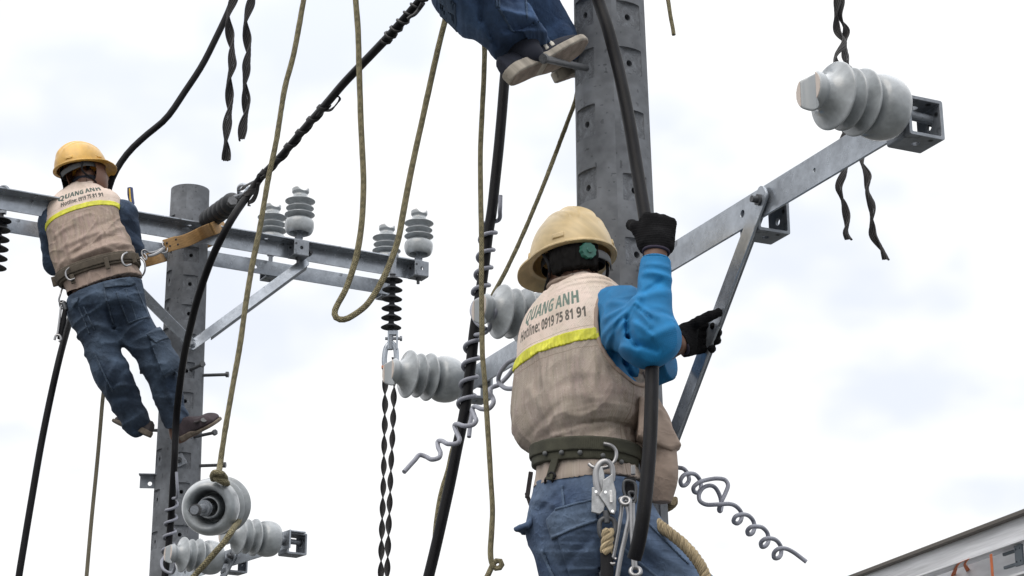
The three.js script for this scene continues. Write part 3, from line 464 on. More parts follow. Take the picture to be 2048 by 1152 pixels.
rope(4.95, [[967, 60], [969, 100], [968, 150], [964, 230], [961, 300], [961, 370], [962, 430], [963, 500], [963, 590], [964, 660], [965, 710], [969, 757], [973, 820], [977, 881], [981.5, 958], [985, 1020], [983, 1066], [981, 1100], [983, 1124], [990, 1136], [999, 1136], [1004, 1128], [999, 1121], [990, 1123], [984, 1133], [976, 1150], [968, 1166]], 0.0072, 'olive rope hanging straight beside the tied black cable, its end curled at the bottom');
rope(5.72, [[1160, 150, 5.5], [1151, 200, 5.55], [1135, 244, 5.6], [1114, 300], [1089, 365], [1060, 436], [1034, 495], [1010, 545], [992, 578], [980, 600]], 0.0072, 'brown rope slanting from behind the thick pole down to a white insulator');
rope(5.95, [[912, 880], [905, 900], [895, 944], [884, 980], [876, 1020], [870, 1070], [867, 1120], [863, 1170]], 0.008, 'olive rope end behind the tied black cable at the bottom edge');
rope(5, [[1333, -20], [1338, 12], [1342, 38], [1346, 58], [1347.5, 70]], 0.0062, 'short rope end hanging from the top edge right of the thick pole');
solo('strap', tube(spline(path(9.55, [[214, 740], [206.5, 789], [200, 862], [194, 929], [183, 1040], [172, 1165]])), 0.0105, { flat: 0.22, n: 60, m: 14, side: V(1, 0, 0) }), M.strapGrey, 'flat grey strap hanging below the knee of the leaning worker', 'strap');
function twisted(pts, r, n, turns, label, mat = M.ropeWhite) { // laid rope of three strands
  const c = spline(pts), g = [];
  for (let k = 0; k < 3; k++) g.push(tube(helix(c, 0, 1, r * 0.52, turns, k * 2.094, 200), bumpy(r * 0.56, k + 3, 0.07), { n: 200, m: 9 }));
  return solo('rope', g, mat, label, 'rope', 'lanyard ropes');
}
// curve winding about another one
function helix(c, t0, t1, r, turns, ph, n = 160, grow) {
  const out = [], up = V(0, 0, 1);
  for (let i = 0; i <= n; i++) { const s = i / n, t = mix(t0, t1, s), T = c.getTangentAt(t), p = c.getPointAt(t), N = up.clone().addScaledVector(T, -up.dot(T)).normalize(), B = T.clone().cross(N), a = ph + s * turns * Math.PI * 2, R = grow ? r * grow(s) : r; out.push(add(p, N, R * Math.cos(a), B, R * Math.sin(a))); }
  return spline(out);
}
twisted(path(4.75, [[1262, 1000, 4.85], [1296, 1030, 4.82], [1318, 1050, 4.78], [1342, 1068], [1366, 1088], [1388, 1112], [1406, 1140], [1416, 1168]]), 0.0142, 9, 9, 'thick twisted white lanyard rope lying along the raised thigh at the thick pole');
{ // its other end, round the far side of the pole
  const c = poleR.at(1016), R = poleR.rad(c.y) + 0.016, pts = []; for (let a = 1.32; a > -2.2; a -= 0.2) pts.push(V(c.x + R * Math.sin(a + 0.35) , c.y + 0.02 * Math.sin(a), c.z - R * Math.cos(a + 0.35) * -1));
  twisted(pts.map((p) => V(p.x, p.y, 2 * c.z - p.z)), 0.0135, 9, 9, 'twisted lanyard rope slung round the thick pole, its loop end showing at the right edge');
}

// flat strips of parallel wires, twisted
function ribbon(list, z, wires, pitch, halfTurns, ph, r, flip = 1, curl = true) {
  const c = spline(path(z, list)), g = [], RR = wires * pitch / 2.9;
  for (let k = 0; k < wires; k++) { const o = (k - (wires - 1) / 2) * pitch, pts = []; for (let i = 0; i <= 90; i++) { const t = i / 90, p = c.getPointAt(t), a = ph + flip * Math.PI * halfTurns * t, w = 1 + 0.05 * Math.sin(k * 5.1 + t * 9); const q = curl ? a + o / RR : a, R = curl ? RR : o; pts.push(V(p.x + Math.cos(q) * R * w, p.y + 0.0006 * Math.sin(k * 3 + t * 20), p.z + Math.sin(q) * R * w)); } g.push(tube(spline(pts), r, { n: 150, m: 7 })); }
  return g;
}
function grip(g, label, mat = M.wireGrip) { return solo('wire_grip', g, mat, label, 'wire grip', 'twisted black wire grips'); }
grip(ribbon([[469, -12], [461, 40], [460, 100], [466, 137], [460, 180], [455, 216], [454.5, 250], [457, 287], [451.5, 319]], 4.6, 6, 0.005, 5.35, 0.6, 0.0026), 'left twisted black wire strip hanging from the top edge, reaching lower');
grip(ribbon([[503, -12], [497, 40], [493, 95], [492, 127], [495, 155], [494, 184], [488, 222], [485, 253], [486, 281]], 4.65, 6, 0.005, 4.75, 0.1, 0.0026), 'right twisted black wire strip hanging from the top edge, ending higher');
grip(ribbon([[1674, -14, 4.9], [1676, 30, 4.9], [1674, 62, 4.9], [1686, 86, 4.88], [1676, 112, 4.85], [1677, 150, 4.8], [1690, 220, 4.8], [1683, 280, 4.8], [1689, 318, 4.75], [1686, 345], [1679, 375], [1690, 400], [1692, 416], [1692, 440], [1688, 466], [1697, 481]].map((p) => [p[0], p[1], p[2] || 4.7]), 4.7, 5, 0.0052, 10.2, 0.9, 0.0027), 'shorter twisted black wire strip hanging behind the insulator at the upper right');
grip(ribbon([[1683, -14, 4.92], [1682, 30, 4.92], [1694, 56, 4.92], [1686, 84, 4.92], [1690, 112, 4.9], [1704, 138, 4.86], [1716, 210, 4.85], [1718, 280, 4.85], [1727, 320, 4.8], [1735, 350], [1730, 380], [1741, 405], [1747, 424], [1748, 446], [1746, 470], [1757, 494], [1771, 521]].map((p) => [p[0], p[1], p[2] || 4.78]), 4.78, 5, 0.0052, 10.4, 0.2, 0.0027), 'longer twisted black wire strip hanging behind the right crossarm, ending beyond it');
{
  const c1 = [[770, 733], [770.5, 765], [770, 830], [768.5, 890], [767.5, 940], [766, 1000], [764, 1060], [762.5, 1120], [761.5, 1166]], c2 = [[789, 715], [788, 765], [786.5, 830], [784, 890], [781.5, 940], [779.5, 1000], [777, 1060], [775, 1120], [773.5, 1166]];
  grip([...ribbon(c1, 9.36, 6, 0.0052, 10.4, 0.3, 0.0031, 1, false), ...ribbon(c2, 9.36, 6, 0.0052, 10.6, 2.84, 0.0031, -1, false)], 'pair of twisted black wire strips hanging from the thimble under the disc insulator');
}
{ // wire grip laid round the cable that is pulled by the strain insulator
  const g = [], N = 7; for (let k = 0; k < N; k++) g.push(tube(helix(cabB, rt(0.246), rt(0.462), 0.0188, 6, k * 0.26, 220, (s) => 1 + 0.06 * Math.sin(k + s * 40)), 0.0024, { n: 260, m: 7 }));
  for (let k = 0; k < 5; k++) g.push(tube(helix(cabB, rt(0.228), rt(0.36), 0.0195, 3.7, 3.3 + k * 0.3, 160), 0.003, { n: 180, m: 7 }));
  for (let k = 0; k < 4; k++) g.push(tube(spline(path(7.2, [[633, 232, 7.3], [648, 214, 7.22], [668 + k, 194 - k, 7.12], [678 + k, 194 + k, 7.1], [675 - k, 206 + k, 7.15], [662, 218 + k, 7.2], [645, 222, 7.26]])), 0.003, { n: 60, m: 7 }));
  for (let k = 0; k < 5; k++) g.push(tube(spline(path(8, [[530 + k, 350, 7.9], [516, 358 + k, 8.02], [500 - k, 366 + k, 8.12], [486, 374 + k * 1.2, 8.2], [480 - k, 381, 8.25]])), 0.0033, { n: 60, m: 7 }));
  for (let k = 0; k < 6; k++) g.push(tube(spline(path(8, [[514 + k, 366, 7.95], [512 + k * 0.7, 382 + k, 7.98], [503 + k, 398 + k, 8], [497, 404 + k, 8], [496 + k, 412, 8]])), 0.003, { n: 50, m: 7 }));
  grip(g, 'black wire grip wound round the slanting cable above the strain insulator');
  solo('cable_tape', [tube(helix(cabB, rt(-0.1), rt(0.085), 0.019, 18, 0, 240), 0.006, { n: 160, m: 8 }), tube(spline(path(6.5, [[846, 6, 6.47], [838, 18], [829, 29], [820, 34], [815, 38]])), (t) => 0.008 * (1 - 0.5 * t) + 0.002, { n: 30, m: 8 })], M.tape, 'black tape wound round the slanting cable where it leaves the top edge', 'tape');
}
// ---------------------------------------------------------------- grey plastic spiral ties
function tie(g, label) { return solo('spiral_tie', g, M.tie, label, 'cable tie', 'grey spiral cable ties'); }
const tc = (y) => { let lo = 0, hi = 1; for (let i = 0; i < 40; i++) { const t = (lo + hi) / 2, p = cabC.getPointAt(t), d = Math.cos(TH) * -p.z + Math.sin(TH) * (p.y - CY), py = 576 - F * (Math.cos(TH) * (p.y - CY) + Math.sin(TH) * p.z) / d; py < y ? lo = t : hi = t; } return lo; };
const tb = (y) => { let lo = 0.5, hi = 1; for (let i = 0; i < 40; i++) { const t = (lo + hi) / 2, p = cabB.getPointAt(t), d = Math.cos(TH) * -p.z + Math.sin(TH) * (p.y - CY), py = 576 - F * (Math.cos(TH) * (p.y - CY) + Math.sin(TH) * p.z) / d; py < y ? lo = t : hi = t; } return lo; };
function windings(c, t0, t1, turns, ph, r, lead, tail) { const h = helix(c, t0, t1, r, turns, ph, Math.round(turns * 24)); return spline([...lead, ...h.points, ...tail]); }
{
  const R = 0.0245;
  tie(tube(windings(cabC, tc(448), tc(588), 4, 1.9, R, path(5.75, [[1001, 391, 5.72], [1000, 420, 5.72], [997, 440, 5.76]]), path(5.7, [[965, 592, 5.76], [948, 606, 5.68], [944, 626, 5.62], [958, 650, 5.56], [972, 658, 5.55]])), 0.0068, { n: 420, m: 12 }), 'upper grey spiral tie wound round the black cable above the insulator head');
  tie(tube(windings(cabC, tc(668), tc(818), 4, 3.1, R, path(5.6, [[978, 600, 5.5], [989, 606, 5.48], [991, 624, 5.46], [984, 645, 5.5], [972, 664, 5.6]]), path(5.7, [[943, 822, 5.74], [941, 845, 5.72], [938, 874, 5.7]])), 0.0068, { n: 420, m: 12 }), 'lower grey spiral tie wound round the black cable below the insulator head');
  const free = [[1052, 705, 5.05], [1034, 716, 5.05], [1014, 727, 5.08], [1000, 746, 5.1], [997, 762, 5.12], [1008, 775, 5.1], [1030, 777, 5.05], [1052, 772, 5.02]];
  tie([tube(spline(path(5.1, free)), 0.0066, { n: 90, m: 12 }), tube(spline(path(5.12, [[1048, 690, 5.12], [1036, 720, 5.14], [1019, 748, 5.16], [998, 769, 5.16], [984, 775, 5.15], [979, 784, 5.12], [986, 797], [986, 808, 5.1], [978, 817, 5.1], [963, 818, 5.12], [950, 813, 5.16], [945, 817, 5.17], [949, 832, 5.14], [952, 843, 5.1], [945, 850, 5.09], [930, 852, 5.1], [915, 848, 5.14], [909, 851, 5.17], [913, 864, 5.14], [919, 880, 5.1], [913, 887, 5.08], [897, 888, 5.09], [884, 882, 5.13], [876, 883, 5.16], [876, 893, 5.14], [881, 907, 5.1], [877, 916, 5.08], [864, 919, 5.08], [851, 913, 5.1], [840, 910, 5.1], [829, 921, 5.08], [808, 944, 5.05]])), 0.0066, { n: 320, m: 12 })], 'loose grey spiral tie with a loop at the left edge of the tan vest');
  tie(tube(spline(path(4.95, [[1340, 930, 5], [1356, 935, 4.97], [1366, 937], [1375, 947, 4.99], [1378, 960, 4.97], [1371, 970], [1363, 970, 4.93], [1361, 961, 4.92], [1367, 951, 4.92], [1379, 947, 4.94], [1392, 950, 4.97], [1400, 961, 4.99], [1402, 974, 4.98], [1396, 985, 4.95], [1388, 983, 4.93], [1387, 975, 4.92], [1396, 966, 4.92], [1413, 960, 4.94], [1434, 957, 4.95], [1450, 960, 4.96], [1456, 970, 4.95], [1451, 986, 4.94], [1443, 1003, 4.93], [1438, 1018, 4.94], [1441, 1022, 4.97], [1443, 1012, 4.99], [1440, 993, 4.99], [1431, 976, 4.98], [1419, 971, 4.96], [1406, 976, 4.95], [1398, 989, 4.94], [1400, 1002, 4.93], [1412, 1009, 4.92], [1434, 1009, 4.91], [1460, 1008, 4.92], [1475, 1015, 4.95], [1483, 1027, 4.97], [1482, 1040, 4.96], [1474, 1047, 4.94], [1467, 1042, 4.92], [1471, 1033, 4.91], [1484, 1029, 4.92], [1498, 1032, 4.95], [1507, 1043, 4.97], [1509, 1055, 4.97], [1504, 1067, 4.95], [1496, 1068, 4.93], [1495, 1061, 4.92], [1502, 1054, 4.91], [1513, 1053, 4.92], [1526, 1056, 4.95], [1535, 1067, 4.97], [1537, 1081, 4.97], [1531, 1092, 4.95], [1523, 1093, 4.93], [1522, 1085, 4.92], [1530, 1078, 4.91], [1543, 1077, 4.92], [1555, 1083, 4.95], [1562, 1095, 4.97], [1562, 1108, 4.97], [1556, 1116, 4.95], [1548, 1115, 4.93], [1548, 1106, 4.92], [1556, 1098, 4.91], [1570, 1097, 4.92], [1586, 1104, 4.94], [1600, 1114, 4.95], [1613, 1124, 4.95]])), 0.0058, { n: 560, m: 12 }), 'loose curly grey spiral tie hanging right of the worker at the thick pole');
  tie(tube(windings(cabB, tb(1000), tb(1108), 4, 2.6, 0.0265, path(9, [[353, 944, 8.96], [354, 965, 8.96], [355, 982, 8.97], [354, 994, 9]]), path(9, [[330, 1112, 9.05], [323, 1124, 9.0], [328, 1140, 8.96], [344, 1146, 8.95], [350, 1128, 8.9], [347, 1108, 8.9]])), 0.0072, { n: 420, m: 12 }), 'grey spiral tie wound round the black cable beside the left pole at the bottom');
}
// ---------------------------------------------------------------- white steel frame at the lower right
{
  const Y = P(1705, 1152, 10).y, a = PY(1640, 1176.6, Y), b = PY(2120, 994.7, Y), e = b.clone().sub(a).normalize(); let n = e.clone().cross(UP).normalize(); if (n.z < 0) n.negate(); const L = a.distanceTo(b), mid = lerpV(a, b, 0.5), rot = (c, l, h, d, r = 0.003) => boxAt(c, e, UP, l, h, d, r);
  const f = thing('beam_structure', 'pale grey steel structure of two long beams in the lower right corner', 'steel structure', mid);
  part('cap_strip', rot(add(mid, UP, -0.012, n, 0.012), L, 0.02, 0.045), M.paintDark, f);
  part('beam', [rot(add(mid, UP, -0.072, n, -0.014), L, 0.116, 0.03), rot(add(mid, UP, -0.1335, n, 0.002), L, 0.012, 0.07)], M.paint, f);
  part('back_panel', rot(add(mid, UP, -0.3, n, -0.115), L, 0.5, 0.02), M.paint, f);
  part('beam', [rot(add(mid, UP, -0.335, n, -0.04), L, 0.11, 0.03), rot(add(mid, UP, -0.272, n, -0.02), L, 0.012, 0.085)], M.paint, f);
  const pl = PY(2026, 1110, Y - 0.19);
  const br = thing('angle_bracket', 'dark blue four hole bracket between the two beams of the pale steel frame', 'bracket', pl);
  part('bracket_plate', basis(plate(0.062, 0.09, 0.01, [[0.013, 0.028, 0.006], [0.047, 0.028, 0.006], [0.013, -0.028, 0.006], [0.047, -0.028, 0.006]]), add(pl, e, -0.03, n, -0.03), e, UP), M.plateBlue, br);
  for (const dy of [0.034, -0.026]) part('bar', rot(add(pl, e, -0.1, UP, dy, n, -0.055), 0.16, 0.014, 0.014), M.plateBlue, br);
  const s1 = PY(1999, 1098, Y - 0.14), st = solo('strap', boxAt(add(s1, UP, -0.165, n, 0.045), V(e.x, 0, e.z), UP, 0.021, 0.28, 0.003, 0.001), M.orange, 'orange strap hanging straight down over the pale steel frame', 'strap', 'orange straps');
  const q = (px, py, d) => add(PY(px, py, Y - 0.14), n, d);
  solo('strap', [tube(spline([q(1937, 1118, 0.0), q(1932, 1126, 0.03), q(1925, 1142, 0.04), q(1918, 1165, 0.04)]), (t) => 0.006 + 0.011 * t, { flat: 0.18, n: 24, m: 12, side: V(0.9, 0.3, 0) }), tube(spline([q(1937, 1118, 0.0), q(1938, 1128, 0.02), q(1942, 1145, 0.01), q(1946, 1165, 0.0)]), (t) => 0.006 + 0.009 * t, { flat: 0.2, n: 24, m: 12, side: V(0.9, 0.3, 0) })], M.orange, 'folded orange strap hanging from the upper beam of the pale steel frame', 'strap', 'orange straps');
}
// ================================================================ people: shared pieces
const clothBump = texture(512, 512, (u, v) => { const a = Math.pow(1 - Math.abs(tfbm(u, v, 4, 3, 201)) * 1.6, 3), b = Math.pow(1 - Math.abs(tfbm(u, v, 11, 3, 207)) * 1.5, 3), c = tfbm(u, v, 9, 4, 211), w = ((Math.floor(u * 256) + Math.floor(v * 256)) & 1) * 0.04; return 0.4 * a + 0.22 * b + 0.2 * c + 0.2 + w; });
const knitBump = texture(256, 256, (u, v) => 0.5 + 0.3 * Math.sin(u * 6.2832 * 32) * (0.6 + 0.4 * Math.sin(v * 6.2832 * 32)) + 0.15 * tfbm(u, v, 8, 3, 221));
const meshBump = texture(256, 256, (u, v) => { const a = Math.sin(u * 6.2832 * 32) * Math.sin(v * 6.2832 * 32); return 0.5 + 0.45 * a; });
const soleBump = texture(256, 256, (u, v) => { const x = u * 10, y = v * 10, r = Math.floor(y) & 1, fx = ((x + r * 0.5) % 1 + 1) % 1 - 0.5, fy = y % 1 - 0.5; return Math.hypot(fx, fy) < 0.3 ? 0.05 : 0.9; });
const skinMap = texture(256, 256, (u, v) => { const l = 0.88 + 0.16 * tfbm(u, v, 6, 5, 241) + 0.05 * tfbm(u, v, 60, 2, 242); return [l, l * 0.985, l * 0.97]; }, true);
const vc = { vertexColors: true };
const C = {
  skin: phys(lin(0.23, 0.115, 0.075), 0.55, 0, { map: skinMap, clearcoat: 0.15, clearcoatRoughness: 0.5 }),
  hair: phys(lin(0.006, 0.0055, 0.0055), 0.8, 0, { specularIntensity: 0.25 }),
  denim: std(lin(1, 1, 1), 0.95, 0, { ...vc, map: rep(grimeMap, 3, 3), bumpMap: rep(clothBump, 4, 4), bumpScale: 0.005 }),
  seam: std(lin(0.16, 0.19, 0.25), 0.95),
  blue: phys(lin(0.005, 0.225, 0.53), 0.75, 0, { sheen: 0.12, sheenRoughness: 0.6, bumpMap: rep(meshBump, 9, 9), bumpScale: 0.0008, map: rep(grimeMap, 2, 2) }),
  blueDark: std(lin(0.008, 0.08, 0.25), 0.8),
  glove: phys(lin(0.0065, 0.0065, 0.0075), 0.95, 0, { specularIntensity: 0.3, bumpMap: rep(knitBump, 10, 10), bumpScale: 0.0015 }),
  gloveCuff: std(lin(0.03, 0.025, 0.045), 0.95),
  tan: std(lin(0.43, 0.335, 0.275), 0.95, 0, { map: rep(grimeMap, 2, 2), bumpMap: rep(clothBump, 4, 4), bumpScale: 0.004 }),
  yellow: std(lin(0.8, 0.79, 0.05), 0.55, 0, { map: rep(grimeMap, 6, 6) }),
  belt: std(lin(0.062, 0.062, 0.042), 0.9, 0, { map: rep(grimeMap, 5, 5), bumpMap: rep(knitBump, 8, 8), bumpScale: 0.001 }),
  beltBrown: std(lin(0.115, 0.095, 0.072), 0.9, 0, { map: rep(grimeMap, 5, 5), bumpMap: rep(knitBump, 8, 8), bumpScale: 0.001 }),
  leather: std(lin(0.42, 0.25, 0.10), 0.85, 0, { map: rep(grimeMap, 8, 8) }),
  hatCream: phys(lin(0.86, 0.65, 0.33), 0.42, 0, { transmission: 0.12, thickness: 0, map: rep(grimeMap, 2, 2), clearcoat: 0.3, clearcoatRoughness: 0.4 }),
  hatYellow: phys(lin(0.8, 0.46, 0.07), 0.4, 0, { transmission: 0.12, thickness: 0, map: rep(grimeMap, 2, 2), clearcoat: 0.35, clearcoatRoughness: 0.35 }),
  black: phys(lin(0.012, 0.012, 0.014), 0.7, 0, { specularIntensity: 0.35 }), greyStrap: std(lin(0.09, 0.095, 0.1), 0.6), green: phys(lin(0.016, 0.105, 0.078), 0.45, 0, { clearcoat: 0.2 }),
  shoeBrown: std(lin(0.07, 0.06, 0.062), 0.85, 0, { map: rep(grimeMap, 6, 6), bumpMap: rep(clothBump, 8, 8), bumpScale: 0.002 }),
  shoeNavy: std(lin(0.018, 0.022, 0.04), 0.85, 0, { map: rep(grimeMap, 6, 6) }), stripe: std(lin(0.62, 0.59, 0.52), 0.8),
  soleTan: std(lin(0.2, 0.165, 0.13), 0.9, 0, { map: rep(grimeMap, 8, 8) }),
  tread: std(lin(0.36, 0.29, 0.24), 0.9, 0, { map: rep(grimeMap, 8, 8), bumpMap: rep(soleBump, 14, 14), bumpScale: 0.004 }), soleSide: std(lin(0.5, 0.45, 0.38), 0.8, 0, { map: rep(grimeMap, 8, 8) }),
};
function polygon(z, pts, zlim) { // signed distance to an outline in the upright plane facing the eye
  const v = pts.map(([x, y]) => P(x, y, z)), n = v.length;
  return (x, y, zz) => { let d = 1e9, s = 1; for (let i = 0, j = n - 1; i < n; j = i++) { const ex = v[j].x - v[i].x, ey = v[j].y - v[i].y, wx = x - v[i].x, wy = y - v[i].y, t = clamp((wx * ex + wy * ey) / (ex * ex + ey * ey), 0, 1), bx = wx - ex * t, by = wy - ey * t; d = Math.min(d, bx * bx + by * by); const c1 = y >= v[i].y, c2 = y < v[j].y, c3 = ex * wy > ey * wx; if ((c1 && c2 && c3) || (!c1 && !c2 && !c3)) s = -s; } return Math.max(s * Math.sqrt(d), -(zlim || z) - 0.02 - zz); };
}
const bounds = (pts, pad) => { const b = new THREE.Box3().setFromPoints(pts); return [b.min.subScalar(pad), b.max.addScalar(pad)]; };
// ridges that run along segments seen from the camera side: [ax, ay, bx, by, amplitude, width]
function creases(z, list, zmax = -1e9) {
  const S = list.map(([ax, ay, bx, by, h, w]) => { const a = P(ax, ay, z), b = P(bx, by, z), dx = b.x - a.x, dy = b.y - a.y; return [a.x, a.y, dx, dy, dx * dx + dy * dy || 1e-9, h, w]; });
  return (x, y, zz) => { let s = 0; for (const q of S) { const px = x - q[0], py = y - q[1], t = clamp((px * q[2] + py * q[3]) / q[4], 0, 1), d2 = (px - q[2] * t) ** 2 + (py - q[3] * t) ** 2, w2 = q[6] * q[6]; if (d2 < w2 * 6) s += q[5] * Math.exp(-d2 / w2) * (0.55 + 0.45 * Math.sin(Math.PI * (0.12 + 0.8 * t))); } return s; };
}
const sharp = (x, y, z) => { const wx = noise3(x * 0.7 + 9, y * 0.7, z * 0.7) * 0.5, wy = noise3(x * 0.7, y * 0.7 + 5, z * 0.7 + 3) * 0.5, r = 1 - Math.abs(noise3(x + wx, y + wy, z - wx)); return r * r * r * 1.4 - 0.5; };
const ridged = (x, y, z) => 1 - 2 * Math.abs(noise3(x, y, z));
function cloth(base, relief, near = 0.05) { return (x, y, z) => { const d = base(x, y, z); return Math.abs(d) > near ? d : d - relief(x, y, z); }; }
// hand: wrist O, D to the fingers, N out of the palm, T to the thumb side; curl = angles of the three joints
function hand(O, D, N, T, curl = [1.2, 1.4, 0.9], thumb = null, s = 1, grow = 0) {
  D = D.clone().normalize(); N = N.clone().addScaledVector(D, -N.dot(D)).normalize(); T = T.clone().addScaledVector(D, -T.dot(D)).addScaledVector(N, -T.dot(N)).normalize();
  const f = { X: D, Y: T, Z: N }, fs = [rbox(add(O, D, 0.052 * s), f, 0.044 * s + grow, 0.04 * s + grow, 0.0135 * s + grow, 0.013 * s), cone(add(O, D, -0.03 * s), add(O, D, 0.03 * s), 0.0265 * s + grow, 0.029 * s + grow), cone(add(O, D, 0.02 * s, T, 0.022 * s, N, 0.008), add(O, D, 0.055 * s, T, 0.03 * s, N, 0.01), 0.02 * s + grow, 0.014 * s + grow)];
  const pts = [O.clone()], chain = (p, d, lens, angs, r) => { let ang = 0; const dd = d.clone(), out = []; for (let i = 0; i < 3; i++) { ang += angs[i]; const q = add(p, dd, Math.cos(ang) * lens[i] * s, N, Math.sin(ang) * lens[i] * s); out.push(cone(p, q, (r - i * 0.0007) * s + grow, (r - 0.0007 - i * 0.0008) * s + grow)); p = q; pts.push(q.clone()); } return blend(0.004, ...out); };
  const L = [[0.041, 0.024, 0.02], [0.045, 0.028, 0.022], [0.042, 0.026, 0.021], [0.033, 0.02, 0.018]], fingers = [];
  for (let i = 0; i < 4; i++) fingers.push(chain(add(O, D, (0.092 - (i === 3 ? 0.008 : i === 0 ? 0.003 : 0)) * s, T, (0.0305 - i * 0.0203) * s), add(D, T, (1 - i) * 0.05).normalize(), L[i], Array.isArray(curl[0]) ? curl[i] : curl, 0.0098 - (i === 3 ? 0.001 : 0)));
  const th = thumb || [add(D, T, 1.0, N, 0.5), add(D, T, 0.3, N, 0.9), add(D, T, -0.1, N, 1)];
  let p = add(O, D, 0.028 * s, T, 0.032 * s, N, 0.006); const tf = [];
  th.forEach((d, i) => { const q = add(p, d.clone().normalize(), [0.042, 0.033, 0.026][i] * s); tf.push(cone(p, q, (0.0135 - i * 0.0015) * s + grow, (0.012 - i * 0.0015) * s + grow)); p = q; pts.push(q.clone()); });
  pts.push(add(O, D, 0.1, T, 0.05), add(O, D, 0.1, T, -0.05), add(O, D, -0.03));
  let base = blend(0.016, ...fs), f0 = base;
  const sdf = (x, y, z) => { let d = base(x, y, z); for (const q of fingers) d = smin(d, q(x, y, z), 0.006); return smin(d, blend2(tf, x, y, z), 0.009); };
  const blend2 = (a, x, y, z) => { let d = a[0](x, y, z); for (let i = 1; i < a.length; i++) d = smin(d, a[i](x, y, z), 0.004); return d; };
  return { sdf, bounds: bounds(pts, 0.035 + grow) };
}
// head: centre of the skull, face direction, head up
function headShape(c, face, up, nape = -0.098) {
  const f = frame(face, up), X = f.X, Y = f.Y, Z = f.Z, at = (a, b, d) => add(c, X, a, Y, b, Z, d);   // a forward, b up, d to his right
  const skull = ellipsoid(at(-0.008, 0.012, 0), f, 0.098, 0.103, 0.077), jaw = ellipsoid(at(0.035, -0.07, 0), f, 0.06, 0.058, 0.056), chin = ellipsoid(at(0.075, -0.105, 0), f, 0.02, 0.018, 0.024), facep = ellipsoid(at(0.05, -0.03, 0), f, 0.05, 0.075, 0.058);
  const nose = cone(at(0.094, -0.012, 0), at(0.115, -0.047, 0), 0.008, 0.013), brow = cone(at(0.083, 0.012, -0.03), at(0.083, 0.012, 0.03), 0.013, 0.013), lips = ellipsoid(at(0.094, -0.078, 0), f, 0.01, 0.009, 0.024), mouth = ellipsoid(at(0.104, -0.078, 0), f, 0.01, 0.0018, 0.022);
  const eyes = [-1, 1].map((s) => ellipsoid(at(0.086, -0.008, 0.031 * s), f, 0.012, 0.009, 0.015)), balls = [-1, 1].map((s) => ellipsoid(at(0.077, -0.009, 0.031 * s), f, 0.012, 0.0105, 0.0125));
  const ears = [-1, 1].map((s) => { const fe = frame(add(X, Z, 0.35 * s * -1, Y, 0.1), Y), e = ellipsoid(at(-0.012, -0.018, 0.083 * s), fe, 0.019, 0.034, 0.009), hol = ellipsoid(at(-0.006, -0.016, 0.092 * s), fe, 0.011, 0.022, 0.007); return (x, y, z) => smax(e(x, y, z), -hol(x, y, z), 0.006); });
  const neck = cone(at(-0.03, -0.05, 0), at(-0.055, -0.19, 0), 0.056, 0.062);
  const sdf = (x, y, z) => { let d = smin(skull(x, y, z), jaw(x, y, z), 0.05); d = smin(d, facep(x, y, z), 0.04); d = smin(d, chin(x, y, z), 0.03); d = smin(d, neck(x, y, z), 0.03); d = smin(d, brow(x, y, z), 0.02); d = smin(d, nose(x, y, z), 0.016); d = smin(d, lips(x, y, z), 0.012); d = smax(d, -mouth(x, y, z), 0.004); for (const e of eyes) d = smax(d, -e(x, y, z), 0.008); for (const b of balls) d = Math.min(d, b(x, y, z)); for (const e of ears) d = smin(d, e(x, y, z), 0.01); return d; };
  const hairBase = blend(0.03, skull, cone(at(-0.046, -0.02, 0), at(-0.056, -0.085, 0), 0.069, 0.058));
  const hair = (x, y, z) => { const a = (x - c.x) * X.x + (y - c.y) * X.y + (z - c.z) * X.z, b = (x - c.x) * Y.x + (y - c.y) * Y.y + (z - c.z) * Y.z, d = (x - c.x) * Z.x + (y - c.y) * Z.y + (z - c.z) * Z.z; const n = 0.003 * noise3(a * 160, b * 50, d * 160);
    const line = a - (0.012 + 0.25 * Math.max(b, 0) + (b < 0 ? -0.028 * sstep(0.0, -0.03, b) - 0.0 : 0)); const ear = Math.hypot((a + 0.006) / 1.0, (b + 0.03) * 0.75) - 0.03; return smax(hairBase(x, y, z) - 0.0115 - n, Math.max(line, nape - b - n * 2, Math.abs(d) > 0.05 ? -ear : -1), 0.006); };
  return { sdf, hair, at, f, box: bounds([at(0.14, 0.13, 0.12), at(-0.14, -0.2, -0.12), at(0.14, -0.2, 0.12), at(-0.14, 0.13, -0.12)], 0.01), c };
}
